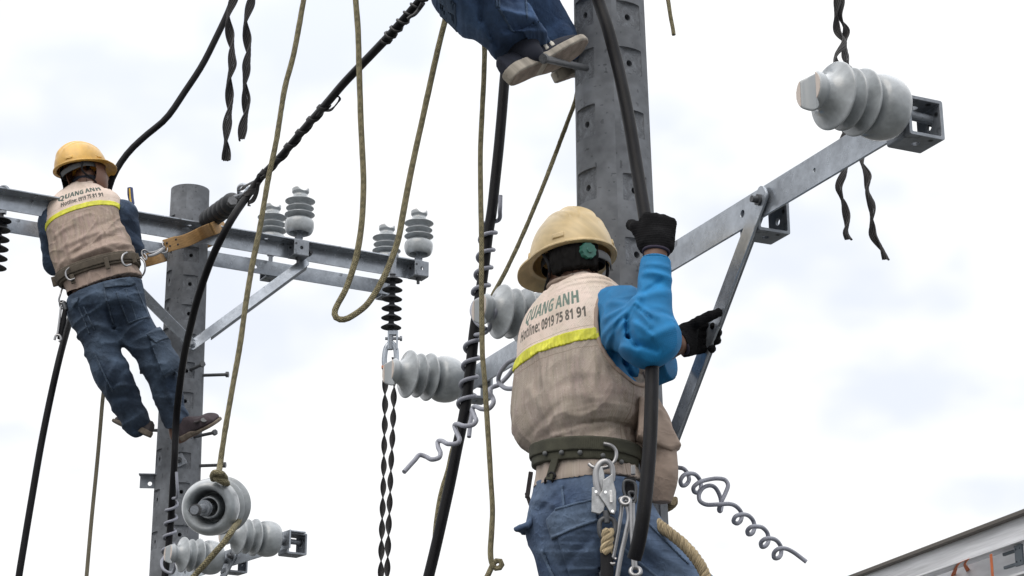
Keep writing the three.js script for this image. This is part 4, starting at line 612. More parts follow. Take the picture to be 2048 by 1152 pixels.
// hard hat: o = centre of the rim
function hardHat(parent, o, face, up, mat, extra) {
  const f = frame(face, up), X = f.X, Y = f.Y, Z = f.Z, loc = (x, y, z) => { const px = x - o.x, py = y - o.y, pz = z - o.z; return [px * X.x + py * X.y + pz * X.z, px * Y.x + py * Y.y + pz * Y.z, px * Z.x + py * Z.y + pz * Z.z]; };
  const id = { X: V(1, 0, 0), Y: V(0, 1, 0), Z: V(0, 0, 1) }, outer = ellipsoid(V(0, 0, 0), id, 0.136, 0.142, 0.112), inner = ellipsoid(V(0, 0, 0), id, 0.127, 0.133, 0.103);
  const sdf = (x, y, z) => {
    const [a, b, d] = loc(x, y, z), ridge = 0.0075 * sstep(0.034, 0.024, Math.abs(d)) * sstep(0.055, 0.1, b) + 0.003 * sstep(0.012, 0.004, Math.abs(Math.abs(d) - 0.056)) * sstep(0.06, 0.09, b);
    let dome = Math.max(outer(a, b, d) - ridge, -inner(a, b, d), -b - 0.008);
    // small raised slots above the rim
    const ang = Math.atan2(d, a); for (const q of [0.95, -0.95, 2.35, -2.35]) { const w = Math.abs(ang - q) * 0.12; dome = smin(dome, Math.max(w - 0.017, Math.abs(b - 0.021) - 0.0065, Math.abs(outer(a, b, d)) - 0.0042), 0.003); }
    const r2 = Math.hypot(a / 0.136, d / 0.112), rr = Math.hypot(a, d), edge = rr - rr / Math.max(r2, 1e-4), front = sstep(0.1, 0.95, a / Math.max(rr, 1e-4)), out = 0.009 + 0.037 * front, drop = -0.004 - 0.06 * front * Math.max(edge, 0) * 6 * front - 0.25 * Math.max(edge, 0) * 0.5;
    const brim = Math.max(edge - out, -edge - 0.006, Math.abs(b - drop) - 0.0034);
    return smin(dome, brim, 0.006);
  };
  const at = (a, b, d) => add(o, X, a, Y, b, Z, d), bb = bounds([at(0.2, 0.16, 0.13), at(-0.16, -0.06, -0.13), at(0.2, -0.06, -0.13), at(-0.16, 0.16, 0.13), at(0.2, 0.16, -0.13), at(-0.16, -0.06, 0.13)], 0.01);
  const hat = part('hard_hat', meshSDF(sdf, ...bb, 0.003, { uv: (x, y, z) => { const q = loc(x, y, z); return [q[0] + q[2] * 0.3, q[1] + q[2]]; } }), mat, parent);
  // cradle inside: a band round the head, ratchet knob at the nape
  const band = []; for (let i = 0; i <= 40; i++) { const t = i / 40 * Math.PI * 2; band.push(at(0.1 * Math.cos(t) - 0.006, -0.012 - (Math.cos(t) < 0 ? 0.022 * -Math.cos(t) : 0), 0.084 * Math.sin(t))); }
  part('head_band', tube(spline(band), 0.014, { flat: 0.12, n: 90, m: 10, side: Y }), extra.band, hat);
  for (const s of [-1, 1]) part('cradle_strap', tube(spline([at(-0.02, 0.0, 0.104 * s), at(-0.03, -0.055, 0.09 * s), at(0.03, -0.105, 0.075 * s), at(0.07, -0.135, 0.02 * s)]), 0.0048, { flat: 0.3, n: 30, m: 8 }), extra.strap, hat);
  if (extra.knob) { const k = at(-0.13, -0.036, extra.knobSide || 0), kd = at(-1, -0.1, 0).sub(o).normalize(), q = new THREE.Quaternion().setFromUnitVectors(UP, kd), pr = []; const g = new THREE.CylinderGeometry(0.0215, 0.0235, 0.014, 48, 1); const pp = g.attributes.position; for (let i = 0; i < pp.count; i++) { const t = Math.atan2(pp.getZ(i), pp.getX(i)), m = 1 + 0.06 * Math.cos(t * 10); pp.setX(i, pp.getX(i) * m); pp.setZ(i, pp.getZ(i) * m); } g.computeVertexNormals();
    const c2 = new THREE.CylinderGeometry(0.007, 0.009, 0.004, 20).translate(0, 0.009, 0); for (const e of [g, c2]) { e.applyQuaternion(q); e.translate(k.x, k.y, k.z); } part('ratchet_knob', [g, c2], C.green, hat);
    const bp = []; for (let i = 0; i <= 20; i++) { const t = Math.PI + (i / 20 - 0.5) * 2.2; bp.push(at(0.119 * Math.cos(t) - 0.006, -0.036, 0.098 * Math.sin(t))); } part('ratchet_band', tube(spline(bp), 0.013, { flat: 0.16, n: 50, m: 10, side: Y }), extra.strap2 || extra.band, hat); }
  return { hat, at, f };
}
const denimColor = (dark, light, cx) => (x, y, z, nx, ny, nz) => { const n = fbm3(x * 9, y * 7, z * 9, 4) * 0.9 + 0.5 + 0.3 * ridged(x * 16 + 5, y * 28, z * 16) * 0.4, f = cx ? cx(x, y, z) : 0, t = clamp(n * 0.55 + f, 0, 1), g = 1 + 0.12 * noise3(x * 300, y * 300, z * 300); return [mix(dark[0], light[0], t) * g, mix(dark[1], light[1], t) * g, mix(dark[2], light[2], t) * g]; };
const planar = (u, k = 1) => (x, y, z) => [(x * u.x + z * u.z) * k, y * k];
const outside = (f, o) => (x, y, z) => f(x, y, z) - o;
const common = (k, ...fs) => (x, y, z) => { let d = fs[0](x, y, z); for (let i = 1; i < fs.length; i++) d = smax(d, fs[i](x, y, z), k); return d; };
function patch(base, t, region) { return (x, y, z) => { const d = base(x, y, z); return smax(Math.max(d - t, -d - 0.009), region(x, y, z), 0.003); }; }   // a piece of cloth laid on another
// shoe: heel, toe, sole-down direction
function shoe(heel, toe, down, s = 1, th = 1) {
  const X = toe.clone().sub(heel).normalize(), D = down.clone().addScaledVector(X, -down.dot(X)).normalize(), Z = X.clone().cross(D), L = heel.distanceTo(toe);
  const loc = (x, y, z) => { const px = x - heel.x, py = y - heel.y, pz = z - heel.z; return [(px * X.x + py * X.y + pz * X.z) / L, -(px * D.x + py * D.y + pz * D.z), px * Z.x + py * Z.y + pz * Z.z]; };
  const halfW = (t) => 0.034 + 0.016 * sstep(0.25, 0.7, t) - 0.004 * sstep(0.2, 0.4, t) * (1 - sstep(0.4, 0.6, t)), mid = (t) => 0.006 * Math.sin(t * 3.4);
  const outline = (t, w, g) => { const e0 = Math.max(0, 0.13 - t) / 0.13, e1 = Math.max(0, t - 0.8) / 0.2, hw = (halfW(clamp(t, 0, 1)) * s + g) * Math.sqrt(Math.max(0.0004, 1 - Math.max(e0 * e0, e1 * e1) * 0.995)); return Math.max(Math.abs(w - mid(t) * s) - hw, (t - 1) * L - g, -t * L - g); };
  const top = (t) => (0.082 - 0.028 * sstep(0.3, 0.62, t) - 0.016 * sstep(0.7, 1, t)) * s;
  const sole = (x, y, z) => { const [t, h, w] = loc(x, y, z); return smax(outline(t, w, 0.002), Math.abs(h - 0.011 * th - 0.006 * (1 - sstep(0.3, 0.5, t))) - 0.0135 * th - 0.006 * (1 - sstep(0.3, 0.5, t)), 0.006) * 0.8; };
  const tread = (x, y, z) => { const [t, h, w] = loc(x, y, z), d = Math.abs(t - 0.42) < 0.05 ? 1 : 0; return smax(outline(t, w, -0.005), Math.max(-0.0035 - h, h - 0.012) + (d ? 0.003 : 0), 0.002) * 0.8; };
  const upper = (x, y, z) => { const [t, h, w] = loc(x, y, z), k = clamp(h / top(clamp(t, 0, 1)), 0, 1), g = -0.004 - 0.022 * k * k; return smax(outline(t, w, g), Math.max(h - top(clamp(t, 0, 1)), 0.012 - h), 0.02) * 0.8; };
  const pt = (t, h, w) => add(heel, X, t * L, D, -h, Z, w); 
  return { sole, tread, upper, loc, pt, X, D, Z, bounds: bounds([pt(-0.05, -0.02, -0.07), pt(1.05, 0.1, 0.07), pt(-0.05, 0.1, 0.07), pt(1.05, -0.02, -0.07), pt(-0.05, 0.1, -0.07), pt(1.05, 0.1, -0.07)], 0.015), uv: (x, y, z) => { const q = loc(x, y, z); return [q[0] * L, q[2]]; } };
}
// printed back of a vest: canvas coloured by cloth zone, with the two lines of lettering
function vestPrint(o) {
  const W = 1024, H = 1024, cv = document.createElement('canvas'); cv.width = W; cv.height = H; const g = cv.getContext('2d'), S = W / 0.96, X = (m) => W / 2 + m * S, Yp = (m) => H - m * S;   // metres: s -0.48..0.48 across, t 0..0.96 up
  g.fillStyle = o.yoke; g.fillRect(0, 0, W, H); g.fillStyle = o.lower; g.fillRect(0, Yp(o.bandT), W, H);
  for (let i = 0; i < 900; i++) { const x = rnd() * W, y = rnd() * H, r = 6 + rnd() * 46, low = y > Yp(o.bandT); g.globalAlpha = 0.035; g.fillStyle = rnd() < 0.5 ? '#3d342c' : low ? '#b9a898' : '#efe0d4'; g.beginPath(); g.ellipse(x, y, r * (0.4 + rnd()), r * (0.3 + rnd()), rnd() * 3, 0, 7); g.fill(); }
  g.globalAlpha = 1; for (let i = 0; i < 420; i++) { const x = X(-0.3 + rnd() * 0.6), y0 = Yp(o.bandT - 0.02 - rnd() * rnd() * 0.2), L = 20 + rnd() * 160; g.globalAlpha = 0.02 + rnd() * 0.05; g.fillStyle = rnd() < 0.55 ? '#4a443c' : '#d8c8ba'; g.beginPath(); g.ellipse(x, y0 + L / 2, 2 + rnd() * 7, L / 2, (rnd() - 0.5) * 0.35, 0, 7); g.fill(); }
  for (let i = 0; i < 26000; i++) { g.globalAlpha = 0.05 + rnd() * 0.08; g.fillStyle = rnd() < 0.5 ? '#2f2a25' : '#fff4ea'; g.fillRect(rnd() * W, rnd() * H, 1 + rnd() * 3, 1 + rnd() * 4); }
  g.globalAlpha = 0.5; g.fillStyle = '#5a4c40'; g.fillRect(0, Yp(o.bandT - 0.03), W, 1.5); g.fillRect(0, Yp(o.bandT + 0.03), W, 1.2); for (const s of [-0.235, 0.235]) g.fillRect(X(s), Yp(o.bandT), 2, H);
  if (o.weave) { g.globalAlpha = 0.2; g.fillStyle = '#39322b'; for (let y = Yp(o.bandT); y < H; y += 3) for (let x = (y / 3 & 1) * 2; x < W; x += 4) g.fillRect(x, y, 1.6, 1.4); }
  g.globalAlpha = 1; g.textAlign = 'center'; g.textBaseline = 'alphabetic';
  const line = (str, s, t, h, w, col) => { g.save(); g.translate(X(s), Yp(t)); g.font = 'bold 100px sans-serif'; const m = g.measureText(str).width; g.scale(w * S / m, h * S / 72); g.fillStyle = g.strokeStyle = col; g.lineWidth = o.bold || 0; g.lineJoin = 'round'; g.fillText(str, 0, 0); if (o.bold) g.strokeText(str, 0, 0); g.restore(); };
  line('QUANG ANH', ...o.l1); line('Hotline: 0919 75 81 91', ...o.l2);
  g.globalAlpha = 0.5; for (let i = 0; i < 160; i++) { g.fillStyle = o.yoke; const t = o.l1[1] - 0.07 + rnd() * 0.11; g.fillRect(X(-0.18 + rnd() * 0.36), Yp(t), 1 + rnd() * 5, 1 + rnd() * 2); } g.globalAlpha = 1;
  const t = new THREE.CanvasTexture(cv); t.colorSpace = THREE.SRGBColorSpace; t.flipY = true; return t;
}
// ================================================================ the worker at the thick pole
const seg = (z, ax, ay, bx, by, w, lim = 0.14) => { const a = P(ax, ay, z), b = P(bx, by, z), dx = b.x - a.x, dy = b.y - a.y, L = dx * dx + dy * dy || 1e-9; return (x, y, zz) => { const px = x - a.x, py = y - a.y, t = clamp((px * dx + py * dy) / L, 0, 1); return Math.max(Math.hypot(px - dx * t, py - dy * t) - w, -z - lim - zz); }; };
{
  const u = V(0.73, 0.06, 0.68).normalize(), b = V(-0.68, 0, 0.73).normalize(), spine = P(1148, 572, 4.92).sub(P(1172, 930, 4.85)).normalize();
  const ring = (px, py, z, w, d) => [P(px, py, z), w, d, u, b];
  const rings = [ring(1146, 567, 4.925, 0.07, 0.058), ring(1150, 588, 4.92, 0.105, 0.08), ring(1152, 612, 4.91, 0.145, 0.1), ring(1153, 655, 4.9, 0.173, 0.118), ring(1155, 710, 4.89, 0.179, 0.127), ring(1158, 770, 4.88, 0.191, 0.136), ring(1161, 830, 4.87, 0.194, 0.141), ring(1165, 862, 4.86, 0.176, 0.132), ring(1168, 884, 4.855, 0.142, 0.112), ring(1171, 903, 4.85, 0.128, 0.104), ring(1172, 940, 4.85, 0.137, 0.11), ring(1174, 972, 4.85, 0.148, 0.12)];
  const vestBase = loft(rings, 2.3), neckTop = P(1146, 567, 4.925);
  const person = thing('person', 'worker in blue sleeves, tan vest and cream hard hat at the thick pole', 'person', P(1172, 1290, 4.9));
  const O = P(1172, 930, 4.85), st = (x, y, z) => { const px = x - O.x, py = y - O.y, pz = z - O.z, t = px * spine.x + py * spine.y + pz * spine.z, qx = px - spine.x * t, qz = pz - spine.z * t, qy = py - spine.y * t; return [Math.atan2(qx * u.x + qy * u.y + qz * u.z, qx * b.x + qy * b.y + qz * b.z) * 0.155, t]; };
  const S = P(1240, 628, 4.79), E = P(1304, 676, 4.55), W = P(1312, 504, 4.585), S2 = P(1090, 670, 5.05), E2 = P(1200, 772, 5.03), W2 = P(1358, 686, 4.92);
  // head, hat
  const face = V(-0.45, -0.12, -0.89).normalize(), hup = V(-0.07, 1, -0.06), H = headShape(P(1141, 534, 4.96), face, hup, -0.05);
  const fR = hand(W, V(0.12, 0.97, -0.12), V(-0.15, 0.1, -1), V(-1, 0.1, 0.1), [1.35, 1.5, 0.8], [V(-0.42, 0.85, -0.2), V(-0.25, 0.5, -0.85), V(0.5, 0.0, -0.9)], 1.06, 0), gR = hand(W, V(0.12, 0.97, -0.12), V(-0.15, 0.1, -1), V(-1, 0.1, 0.1), [1.35, 1.5, 0.8], [V(-0.42, 0.85, -0.2), V(-0.25, 0.5, -0.85), V(0.5, 0.0, -0.9)], 1.06, 0.0028);
  const bz = lerpV(braceR[0], braceR[1], (P(1420, 650, 5).y - braceR[0].y) / (braceR[1].y - braceR[0].y)), zb = -bz.z, WL = P(1362, 684, zb + 0.03), DL = V(0.52, 0.34, -0.78), NL = V(0.83, -0.1, 0.55), TL = V(-0.3, 0.8, 0.4), thL = [P(1412, 648, zb - 0.012).sub(P(1384, 664, zb + 0.015)), P(1455, 624, zb - 0.022).sub(P(1412, 648, zb - 0.012)), V(0.9, 0.35, 0.02)];
  const hL = hand(WL, DL, NL, TL, [0.75, 1.2, 0.8], thL, 0.98, 0), gL = hand(WL, DL, NL, TL, [0.75, 1.2, 0.8], thL, 0.98, 0.0028);
  const inner = outside(vestBase, -0.05), trunk = blend(0.03, inner, cone(P(1146, 560, 4.94), P(1148, 620, 4.91), 0.055, 0.07), limb([[S, 0.042], [E, 0.034], [lerpV(E, W, 0.75), 0.026], [W, 0.028]]), limb([[S2, 0.05], [E2, 0.042], [WL, 0.028]]), loft([ring(1174, 955, 4.85, 0.12, 0.09), ring(1177, 1030, 4.84, 0.14, 0.11), ring(1175, 1085, 4.84, 0.14, 0.1)]), limb([[P(1128, 1070, 4.9), 0.075], [P(1172, 1300, 4.92), 0.055], [P(1150, 1560, 5), 0.04]]), limb([[P(1235, 1050, 4.83), 0.08], [P(1425, 1240, 4.93), 0.055], [P(1300, 1480, 5.05), 0.04]]));
  const tb0 = bounds([P(960, 520, 5.1), P(1480, 1600, 5.1), P(1300, 600, 4.4), P(1150, 900, 5.3)], 0.03);
  part('body', [meshSDF(trunk, ...tb0, 0.016), meshSDF(H.sdf, ...H.box, 0.0045), meshSDF(fR.sdf, ...fR.bounds, 0.0035), meshSDF(hL.sdf, ...hL.bounds, 0.0035)], C.skin, person);
  part('hair', meshSDF(H.hair, ...H.box, 0.0045), C.hair, person);
  hardHat(person, P(1143, 518, 4.965), face, V(-0.03, 1, -0.02).addScaledVector(face, 0.19), C.hatCream, { band: C.black, strap: C.black, strap2: C.greyStrap, knob: true, knobSide: -0.022 });
  // blue shirt
  const cuffR = half(add(W, W.clone().sub(E).normalize(), -0.024), W.clone().sub(E)), arm = blend(0.04, cone(S, E, 0.07, 0.058), cone(E, W, 0.0565, 0.034), cone(P(1243, 662, 4.7), E, 0.05, 0.052), cone(P(1288, 702, 4.56), E, 0.032, 0.05), cone(P(1232, 606, 4.8), P(1262, 622, 4.72), 0.05, 0.055)), armCut = common(0.006, arm, cuffR);
  const dL = W2.clone().sub(E2).normalize(), armL = common(0.006, blend(0.04, cone(S2, E2, 0.05, 0.056), cone(E2, add(W2, dL, -0.025, UP, -0.04), 0.058, 0.05)), half(add(W2, dL, -0.03), add(dL, UP, -0.3)));
  const cr = creases(4.55, [[1228, 578, 1280, 603, 0.006, 0.012], [1218, 612, 1272, 604, 0.007, 0.011], [1214, 645, 1270, 614, 0.008, 0.012], [1212, 668, 1256, 640, 0.006, 0.012], [1255, 640, 1257, 676, -0.009, 0.008], [1257, 676, 1272, 698, -0.009, 0.008], [1272, 698, 1310, 711, -0.007, 0.008], [1268, 616, 1308, 648, 0.006, 0.009], [1270, 626, 1296, 668, 0.006, 0.008], [1268, 622, 1300, 655, -0.004, 0.005], [1280, 600, 1330, 590, 0.003, 0.012], [1285, 628, 1338, 640, -0.004, 0.01], [1290, 560, 1335, 575, -0.003, 0.01], [1290, 530, 1338, 535, 0.003, 0.008], [1225, 690, 1270, 715, 0.006, 0.012], [1300, 690, 1345, 668, 0.004, 0.012], [1216, 690, 1240, 640, -0.005, 0.008], [1290, 548, 1340, 556, 0.004, 0.008], [1288, 590, 1320, 566, -0.004, 0.007], [1262, 655, 1300, 690, 0.005, 0.008]]);
  const shirt = cloth(blend(0.025, outside(vestBase, -0.022), armCut, armL), (x, y, z) => (z > -4.82 ? 1.6 * cr(x, y, z) : 0) + 0.003 * sharp(x * 12 + y * 5, y * 9 - x * 3, z * 12));
  const shirtCut = common(0.005, shirt, half(P(1174, 925, 4.85), V(0, -1, 0)), half(neckTop, V(0.1, 1, 0)));
  const sh = part('shirt', meshSDF(shirtCut, ...bounds([P(1000, 500, 5.2), P(1400, 960, 5.25), P(1350, 700, 4.3)], 0.06), 0.0062, { uv: (x, y, z) => [x * 0.8 + z * 0.6, y] }), C.blue, person);
  part('cuff', tube(spline([0, 1, 2, 3, 4, 5, 6].map((i) => { const d = W.clone().sub(E).normalize(), a = i / 7 * 6.2832, N = V(1, 0, 0).addScaledVector(d, -d.x).normalize(), B = d.clone().cross(N); return add(W, d, -0.026, N, 0.0335 * Math.cos(a), B, 0.0335 * Math.sin(a)); }), true), 0.0045, { n: 60, m: 8, cap: false, flat: 1 }), C.blue, sh);
  // vest
  const holeF = { X: u, Y: UP, Z: b }, holeR = ellipsoid(add(P(1152, 690, 4.9), u, 0.222), frame(u, UP), 0.105, 0.165, 0.125), holeL = ellipsoid(add(P(1150, 665, 4.9), u, -0.225), frame(u, UP), 0.06, 0.13, 0.1);
  const front = (x, y, z) => { const px = x - O.x, pz = z - O.z, s = px * u.x + pz * u.z, d = px * b.x + pz * b.z; return d > -0.02 ? 1 : Math.abs(s) - 0.012; };
  const crV = creases(4.72, [[1060, 760, 1110, 880, 0.006, 0.012], [1100, 720, 1085, 800, 0.005, 0.012], [1150, 710, 1120, 860, 0.006, 0.014], [1200, 700, 1180, 800, 0.005, 0.012], [1225, 740, 1262, 830, -0.008, 0.012], [1240, 760, 1275, 860, 0.008, 0.014], [1080, 870, 1170, 850, 0.006, 0.01], [1170, 868, 1260, 840, -0.006, 0.01], [1060, 850, 1130, 800, -0.005, 0.012], [1195, 880, 1270, 868, 0.006, 0.01], [1090, 770, 1180, 760, -0.003, 0.014], [1160, 790, 1240, 815, 0.004, 0.012], [1165, 575, 1215, 590, -0.003, 0.01], [1080, 620, 1150, 575, 0.004, 0.014]]);
  const vestR = cloth(vestBase, (x, y, z) => { const [s, t] = st(x, y, z), low = sstep(0.335, 0.29, t) * sstep(-0.02, 0.05, t); return crV(x, y, z) * (0.4 + 0.6 * low) + low * (0.006 * sharp(s * 10 + t * 3, t * 2.2 + 3, 5) + 0.0035 * sharp(s * 9 - t * 9, t * 12 + s * 5, 9) + 0.0018 * sharp(s * 38, t * 12, 3)) + 0.0014 * sstep(0.2, 0.31, t) * low * Math.sin(s * 520) + 0.004 * sstep(0.08, 0.0, t) * ridged(s * 30, t * 4, 2) + 0.0025 * ridged(s * 9, t * 9, 7) * (1 - low); });
  const vestSDF = (x, y, z) => smax(smax(smax(vestR(x, y, z), -holeR(x, y, z), 0.006), -holeL(x, y, z), 0.006), -front(x, y, z), 0.004);
  const vm = vestPrint({ bold: 3, yoke: '#dccabf', weave: true, lower: '#a2978c', bandT: 0.3, l1: [0.005, 0.405, 0.041, 0.235, '#6c7d74'], l2: [0.005, 0.358, 0.031, 0.265, '#5d5953'] });
  const vestMat = std(lin(1, 1, 1), 0.95, 0, { map: vm, bumpMap: rep(meshBump, 6, 6), bumpScale: 0.0015 });
  const vbox = bounds([P(1000, 540, 5.2), P(1320, 1000, 5.2), P(1250, 800, 4.55)], 0.04);
  const uvV = (x, y, z) => { const [s, t] = st(x, y, z); return [0.5 + s / 0.96, t / 0.96]; };
  const vest = part('vest', meshSDF(vestSDF, ...vbox, 0.0062, { uv: uvV }), vestMat, person);
  const bandP = (t0, w) => (x, y, z) => Math.abs(st(x, y, z)[1] - t0) - w;
  part('reflective_band', meshSDF(patch(vestSDF, 0.004, bandP(0.305, 0.0165)), ...vbox, 0.0042, { uv: (x, y, z) => st(x, y, z) }), C.yellow, vest);
  const hem = (h, off) => common(0.003, (x, y, z) => Math.max(vestR(x, y, z) - 0.004, -vestR(x, y, z) - 0.008), (x, y, z) => Math.abs(h(x, y, z)) - off);
  part('armhole_trim', meshSDF(hem(holeR, 0.006), ...vbox, 0.006), C.tan, vest);
  part('collar', tube(spline([0, 1, 2, 3, 4, 5, 6, 7].map((i) => { const a = i / 8 * 6.2832; return add(P(1147, 571, 4.925), u, 0.073 * Math.cos(a), b, 0.062 * Math.sin(a)); }), true), 0.008, { n: 70, m: 10, cap: false }), C.tan, vest);
  // hanging front panel with its pocket
  const fl = V(0.78, 0, 0.62), fb = V(-0.62, 0, 0.78), fr = (px, py, z, w, d) => [P(px, py, z), w, d, fl, fb];
  const panel = cloth(loft([fr(1282, 735, 4.86, 0.018, 0.03), fr(1287, 790, 4.85, 0.032, 0.032), fr(1300, 850, 4.83, 0.052, 0.035), fr(1316, 910, 4.82, 0.05, 0.034), fr(1322, 960, 4.81, 0.045, 0.032), fr(1322, 1004, 4.81, 0.024, 0.018)], 2.6), (x, y, z) => 0.004 * sharp(x * 7 + y * 3, y * 5, z * 7));
  const flapP = polygon(4.8, [[1276, 800], [1322, 822], [1345, 858], [1364, 892], [1342, 908], [1272, 884]]), flap = (x, y, z) => smax(flapP(x, y, 0), Math.abs(z + 4.79 - 0.35 * (P(1300, 850, 4.8).x - x) - 0.12 * noise3(x * 6, y * 6, 1) * 0.1) * 0.9 - 0.036, 0.012), flapN = cloth(flap, (x, y, z) => 0.003 * sharp(x * 8, y * 9, z * 8));
  const pbox = bounds([P(1230, 715, 4.8), P(1390, 1030, 4.8)], 0.08);
  const pan = part('front_panel', meshSDF(panel, ...pbox, 0.007, { uv: planar(fl) }), C.tan, person); part('pocket_flap', meshSDF(flapN, ...pbox, 0.006, { uv: planar(fl) }), C.tan, pan);
  // belt
  const bn = V(0.06, 1, 0.02).normalize(), bO = P(1170, 915, 4.85), bt = (x, y, z) => (x - bO.x) * bn.x + (y - bO.y) * bn.y + (z - bO.z) * bn.z;
  const beltBase = loft([[add(bO, bn, -0.07), 0.13, 0.105, u, b], [add(bO, bn, 0.07), 0.139, 0.112, u, b]], 2.2);
  const belt = part('belt', meshSDF(common(0.004, (x, y, z) => Math.max(beltBase(x, y, z) - 0.014, -beltBase(x, y, z) - 0.02), (x, y, z) => Math.abs(bt(x, y, z)) - 0.03), ...vbox, 0.006, { uv: planar(u) }), C.belt, person);
  part('belt_band', meshSDF(common(0.003, (x, y, z) => Math.max(beltBase(x, y, z) - 0.02, -beltBase(x, y, z) + 0.002), (x, y, z) => Math.abs(bt(x, y, z) - 0.009) - 0.0175), ...vbox, 0.005, { uv: planar(u) }), C.belt, belt);
  const onBelt = (px, py, o = 0.02) => { let z = 4.3; for (let i = 0; i < 60; i++) { const p = P(px, py, z), d = beltBase(p.x, p.y, p.z) - o; if (d < 0.0005) break; z += d * 0.8; } return P(px, py, z); };
  for (const [px, py] of [[1090, 907], [1123, 905], [1160, 905], [1206, 911], [1243, 924]]) part('stud', new THREE.SphereGeometry(0.0065, 14, 10).translate(...onBelt(px, py).toArray()), C.greyStrap, belt);
  part('d_ring', tube(spline([[1207, 887], [1222, 891], [1232, 903], [1230, 920], [1219, 932], [1203, 936], [1186, 934], [1178, 928]].map(([x, y], i) => onBelt(x, y, 0.026 + 0.012 * Math.sin(i / 7 * 3.1)))), 0.0052, { n: 60, m: 10 }), M.chrome, belt);
  part('belt_loop', boxAt(onBelt(1105, 938, 0.016), V(0.3, 1, 0), V(-0.7, 0, 0.7), 0.06, 0.008, 0.024), C.belt, belt);
  part('clip', [tube(spline([[1101, 952], [1091, 958], [1092, 972], [1101, 988], [1109, 986], [1107, 968], [1101, 952]].map(([x, y]) => onBelt(x, y, 0.022))), 0.0035, { n: 40, m: 8 }), tube(spline([[1096, 950], [1103, 958], [1111, 951], [1103, 945], [1096, 950]].map(([x, y]) => onBelt(x, y, 0.022))), 0.003, { n: 30, m: 8 })], C.black, belt);
  part('leather_tab', [boxAt(P(1058, 970, 4.9), V(0.15, 1, 0), V(0, 0, 1), 0.07, 0.018, 0.012), boxAt(P(1057, 998, 4.9), V(-0.35, 1, 0), V(0, 0, 1), 0.035, 0.014, 0.01)], C.shoeBrown, belt);
  // trousers
  const pr = (px, py, z, w, d) => [P(px, py, z), w, d, u, b];
  const jeansB = blend(0.045, loft([pr(1175, 955, 4.85, 0.142, 0.115), pr(1176, 1000, 4.85, 0.155, 0.13), pr(1178, 1045, 4.845, 0.16, 0.135), pr(1176, 1090, 4.85, 0.14, 0.115), pr(1176, 1130, 4.86, 0.09, 0.08)]), cone(P(1130, 1070, 4.9), P(1172, 1300, 4.92), 0.093, 0.074), cone(P(1172, 1300, 4.92), P(1150, 1560, 5), 0.07, 0.06), cone(P(1238, 1055, 4.82), P(1418, 1236, 4.92), 0.099, 0.077), cone(P(1418, 1236, 4.92), P(1300, 1480, 5.05), 0.07, 0.06));
  const crJ = creases(4.72, [[1068, 985, 1120, 1010, 0.004, 0.01], [1080, 1010, 1130, 975, -0.004, 0.008], [1090, 1085, 1170, 1060, 0.004, 0.012], [1200, 1090, 1215, 1152, -0.016, 0.012], [1240, 1050, 1330, 1090, 0.006, 0.012], [1290, 1085, 1370, 1130, 0.006, 0.012], [1280, 1100, 1340, 1152, -0.006, 0.012], [1110, 1090, 1135, 1150, 0.004, 0.012], [1180, 1080, 1130, 1120, -0.005, 0.01], [1160, 970, 1175, 1050, -0.003, 0.006]]);
  const jeans = cloth(jeansB, (x, y, z) => 1.3 * crJ(x, y, z) + 0.0045 * sharp(x * 3 + y * 5, y * 9 - x * 6, z * 4) + 0.001 * sharp(x * 9 - y * 12, y * 22 + x * 8, z * 9));
  const jBox = bounds([P(1020, 945, 5.1), P(1480, 1560, 5.2), P(1250, 1000, 4.6)], 0.05), jTop = common(0.004, jeans, half(P(1174, 968, 4.85), V(0.05, 1, 0)));
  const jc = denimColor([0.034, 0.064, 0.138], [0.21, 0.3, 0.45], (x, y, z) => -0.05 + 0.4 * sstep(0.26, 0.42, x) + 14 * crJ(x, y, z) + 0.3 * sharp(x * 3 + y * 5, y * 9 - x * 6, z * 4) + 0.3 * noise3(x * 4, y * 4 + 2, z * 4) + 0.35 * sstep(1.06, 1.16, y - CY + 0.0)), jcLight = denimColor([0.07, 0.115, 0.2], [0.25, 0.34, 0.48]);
  const jn = part('trousers', meshSDF(jTop, ...jBox, 0.0075, { color: jc, uv: planar(u) }), C.denim, person);
  const stitched = (name, region, t, col, h = 0.0055) => part(name, meshSDF(patch(jTop, t, region), ...jBox, h, { color: col, uv: planar(u) }), C.denim, jn);
  stitched('pocket_flap', polygon(4.7, [[1092, 1030], [1112, 1012], [1150, 1004], [1192, 1000], [1193, 1044], [1150, 1056], [1104, 1070]], 4.85), 0.011, jcLight, 0.0045);
  stitched('flap_edge', seg(4.7, 1106, 1066, 1192, 1042, 0.004), 0.014, jcLight, 0.0045); stitched('flap_edge', seg(4.7, 1112, 1014, 1192, 1001, 0.0035), 0.0135, jcLight, 0.0045);
  stitched('pocket', polygon(4.7, [[1112, 1060], [1196, 1040], [1212, 1120], [1146, 1150]], 4.85), 0.006, jc);
  for (const q of [[1125, 966, 1128, 1008], [1166, 1064, 1208, 1140], [1121, 1076, 1160, 1160], [1246, 1090, 1330, 1150], [1085, 1085, 1120, 1160], [1302, 1042, 1384, 1112]]) stitched('seam', seg(4.7, ...q, 0.0038), 0.0042, jcLight, 0.0042);
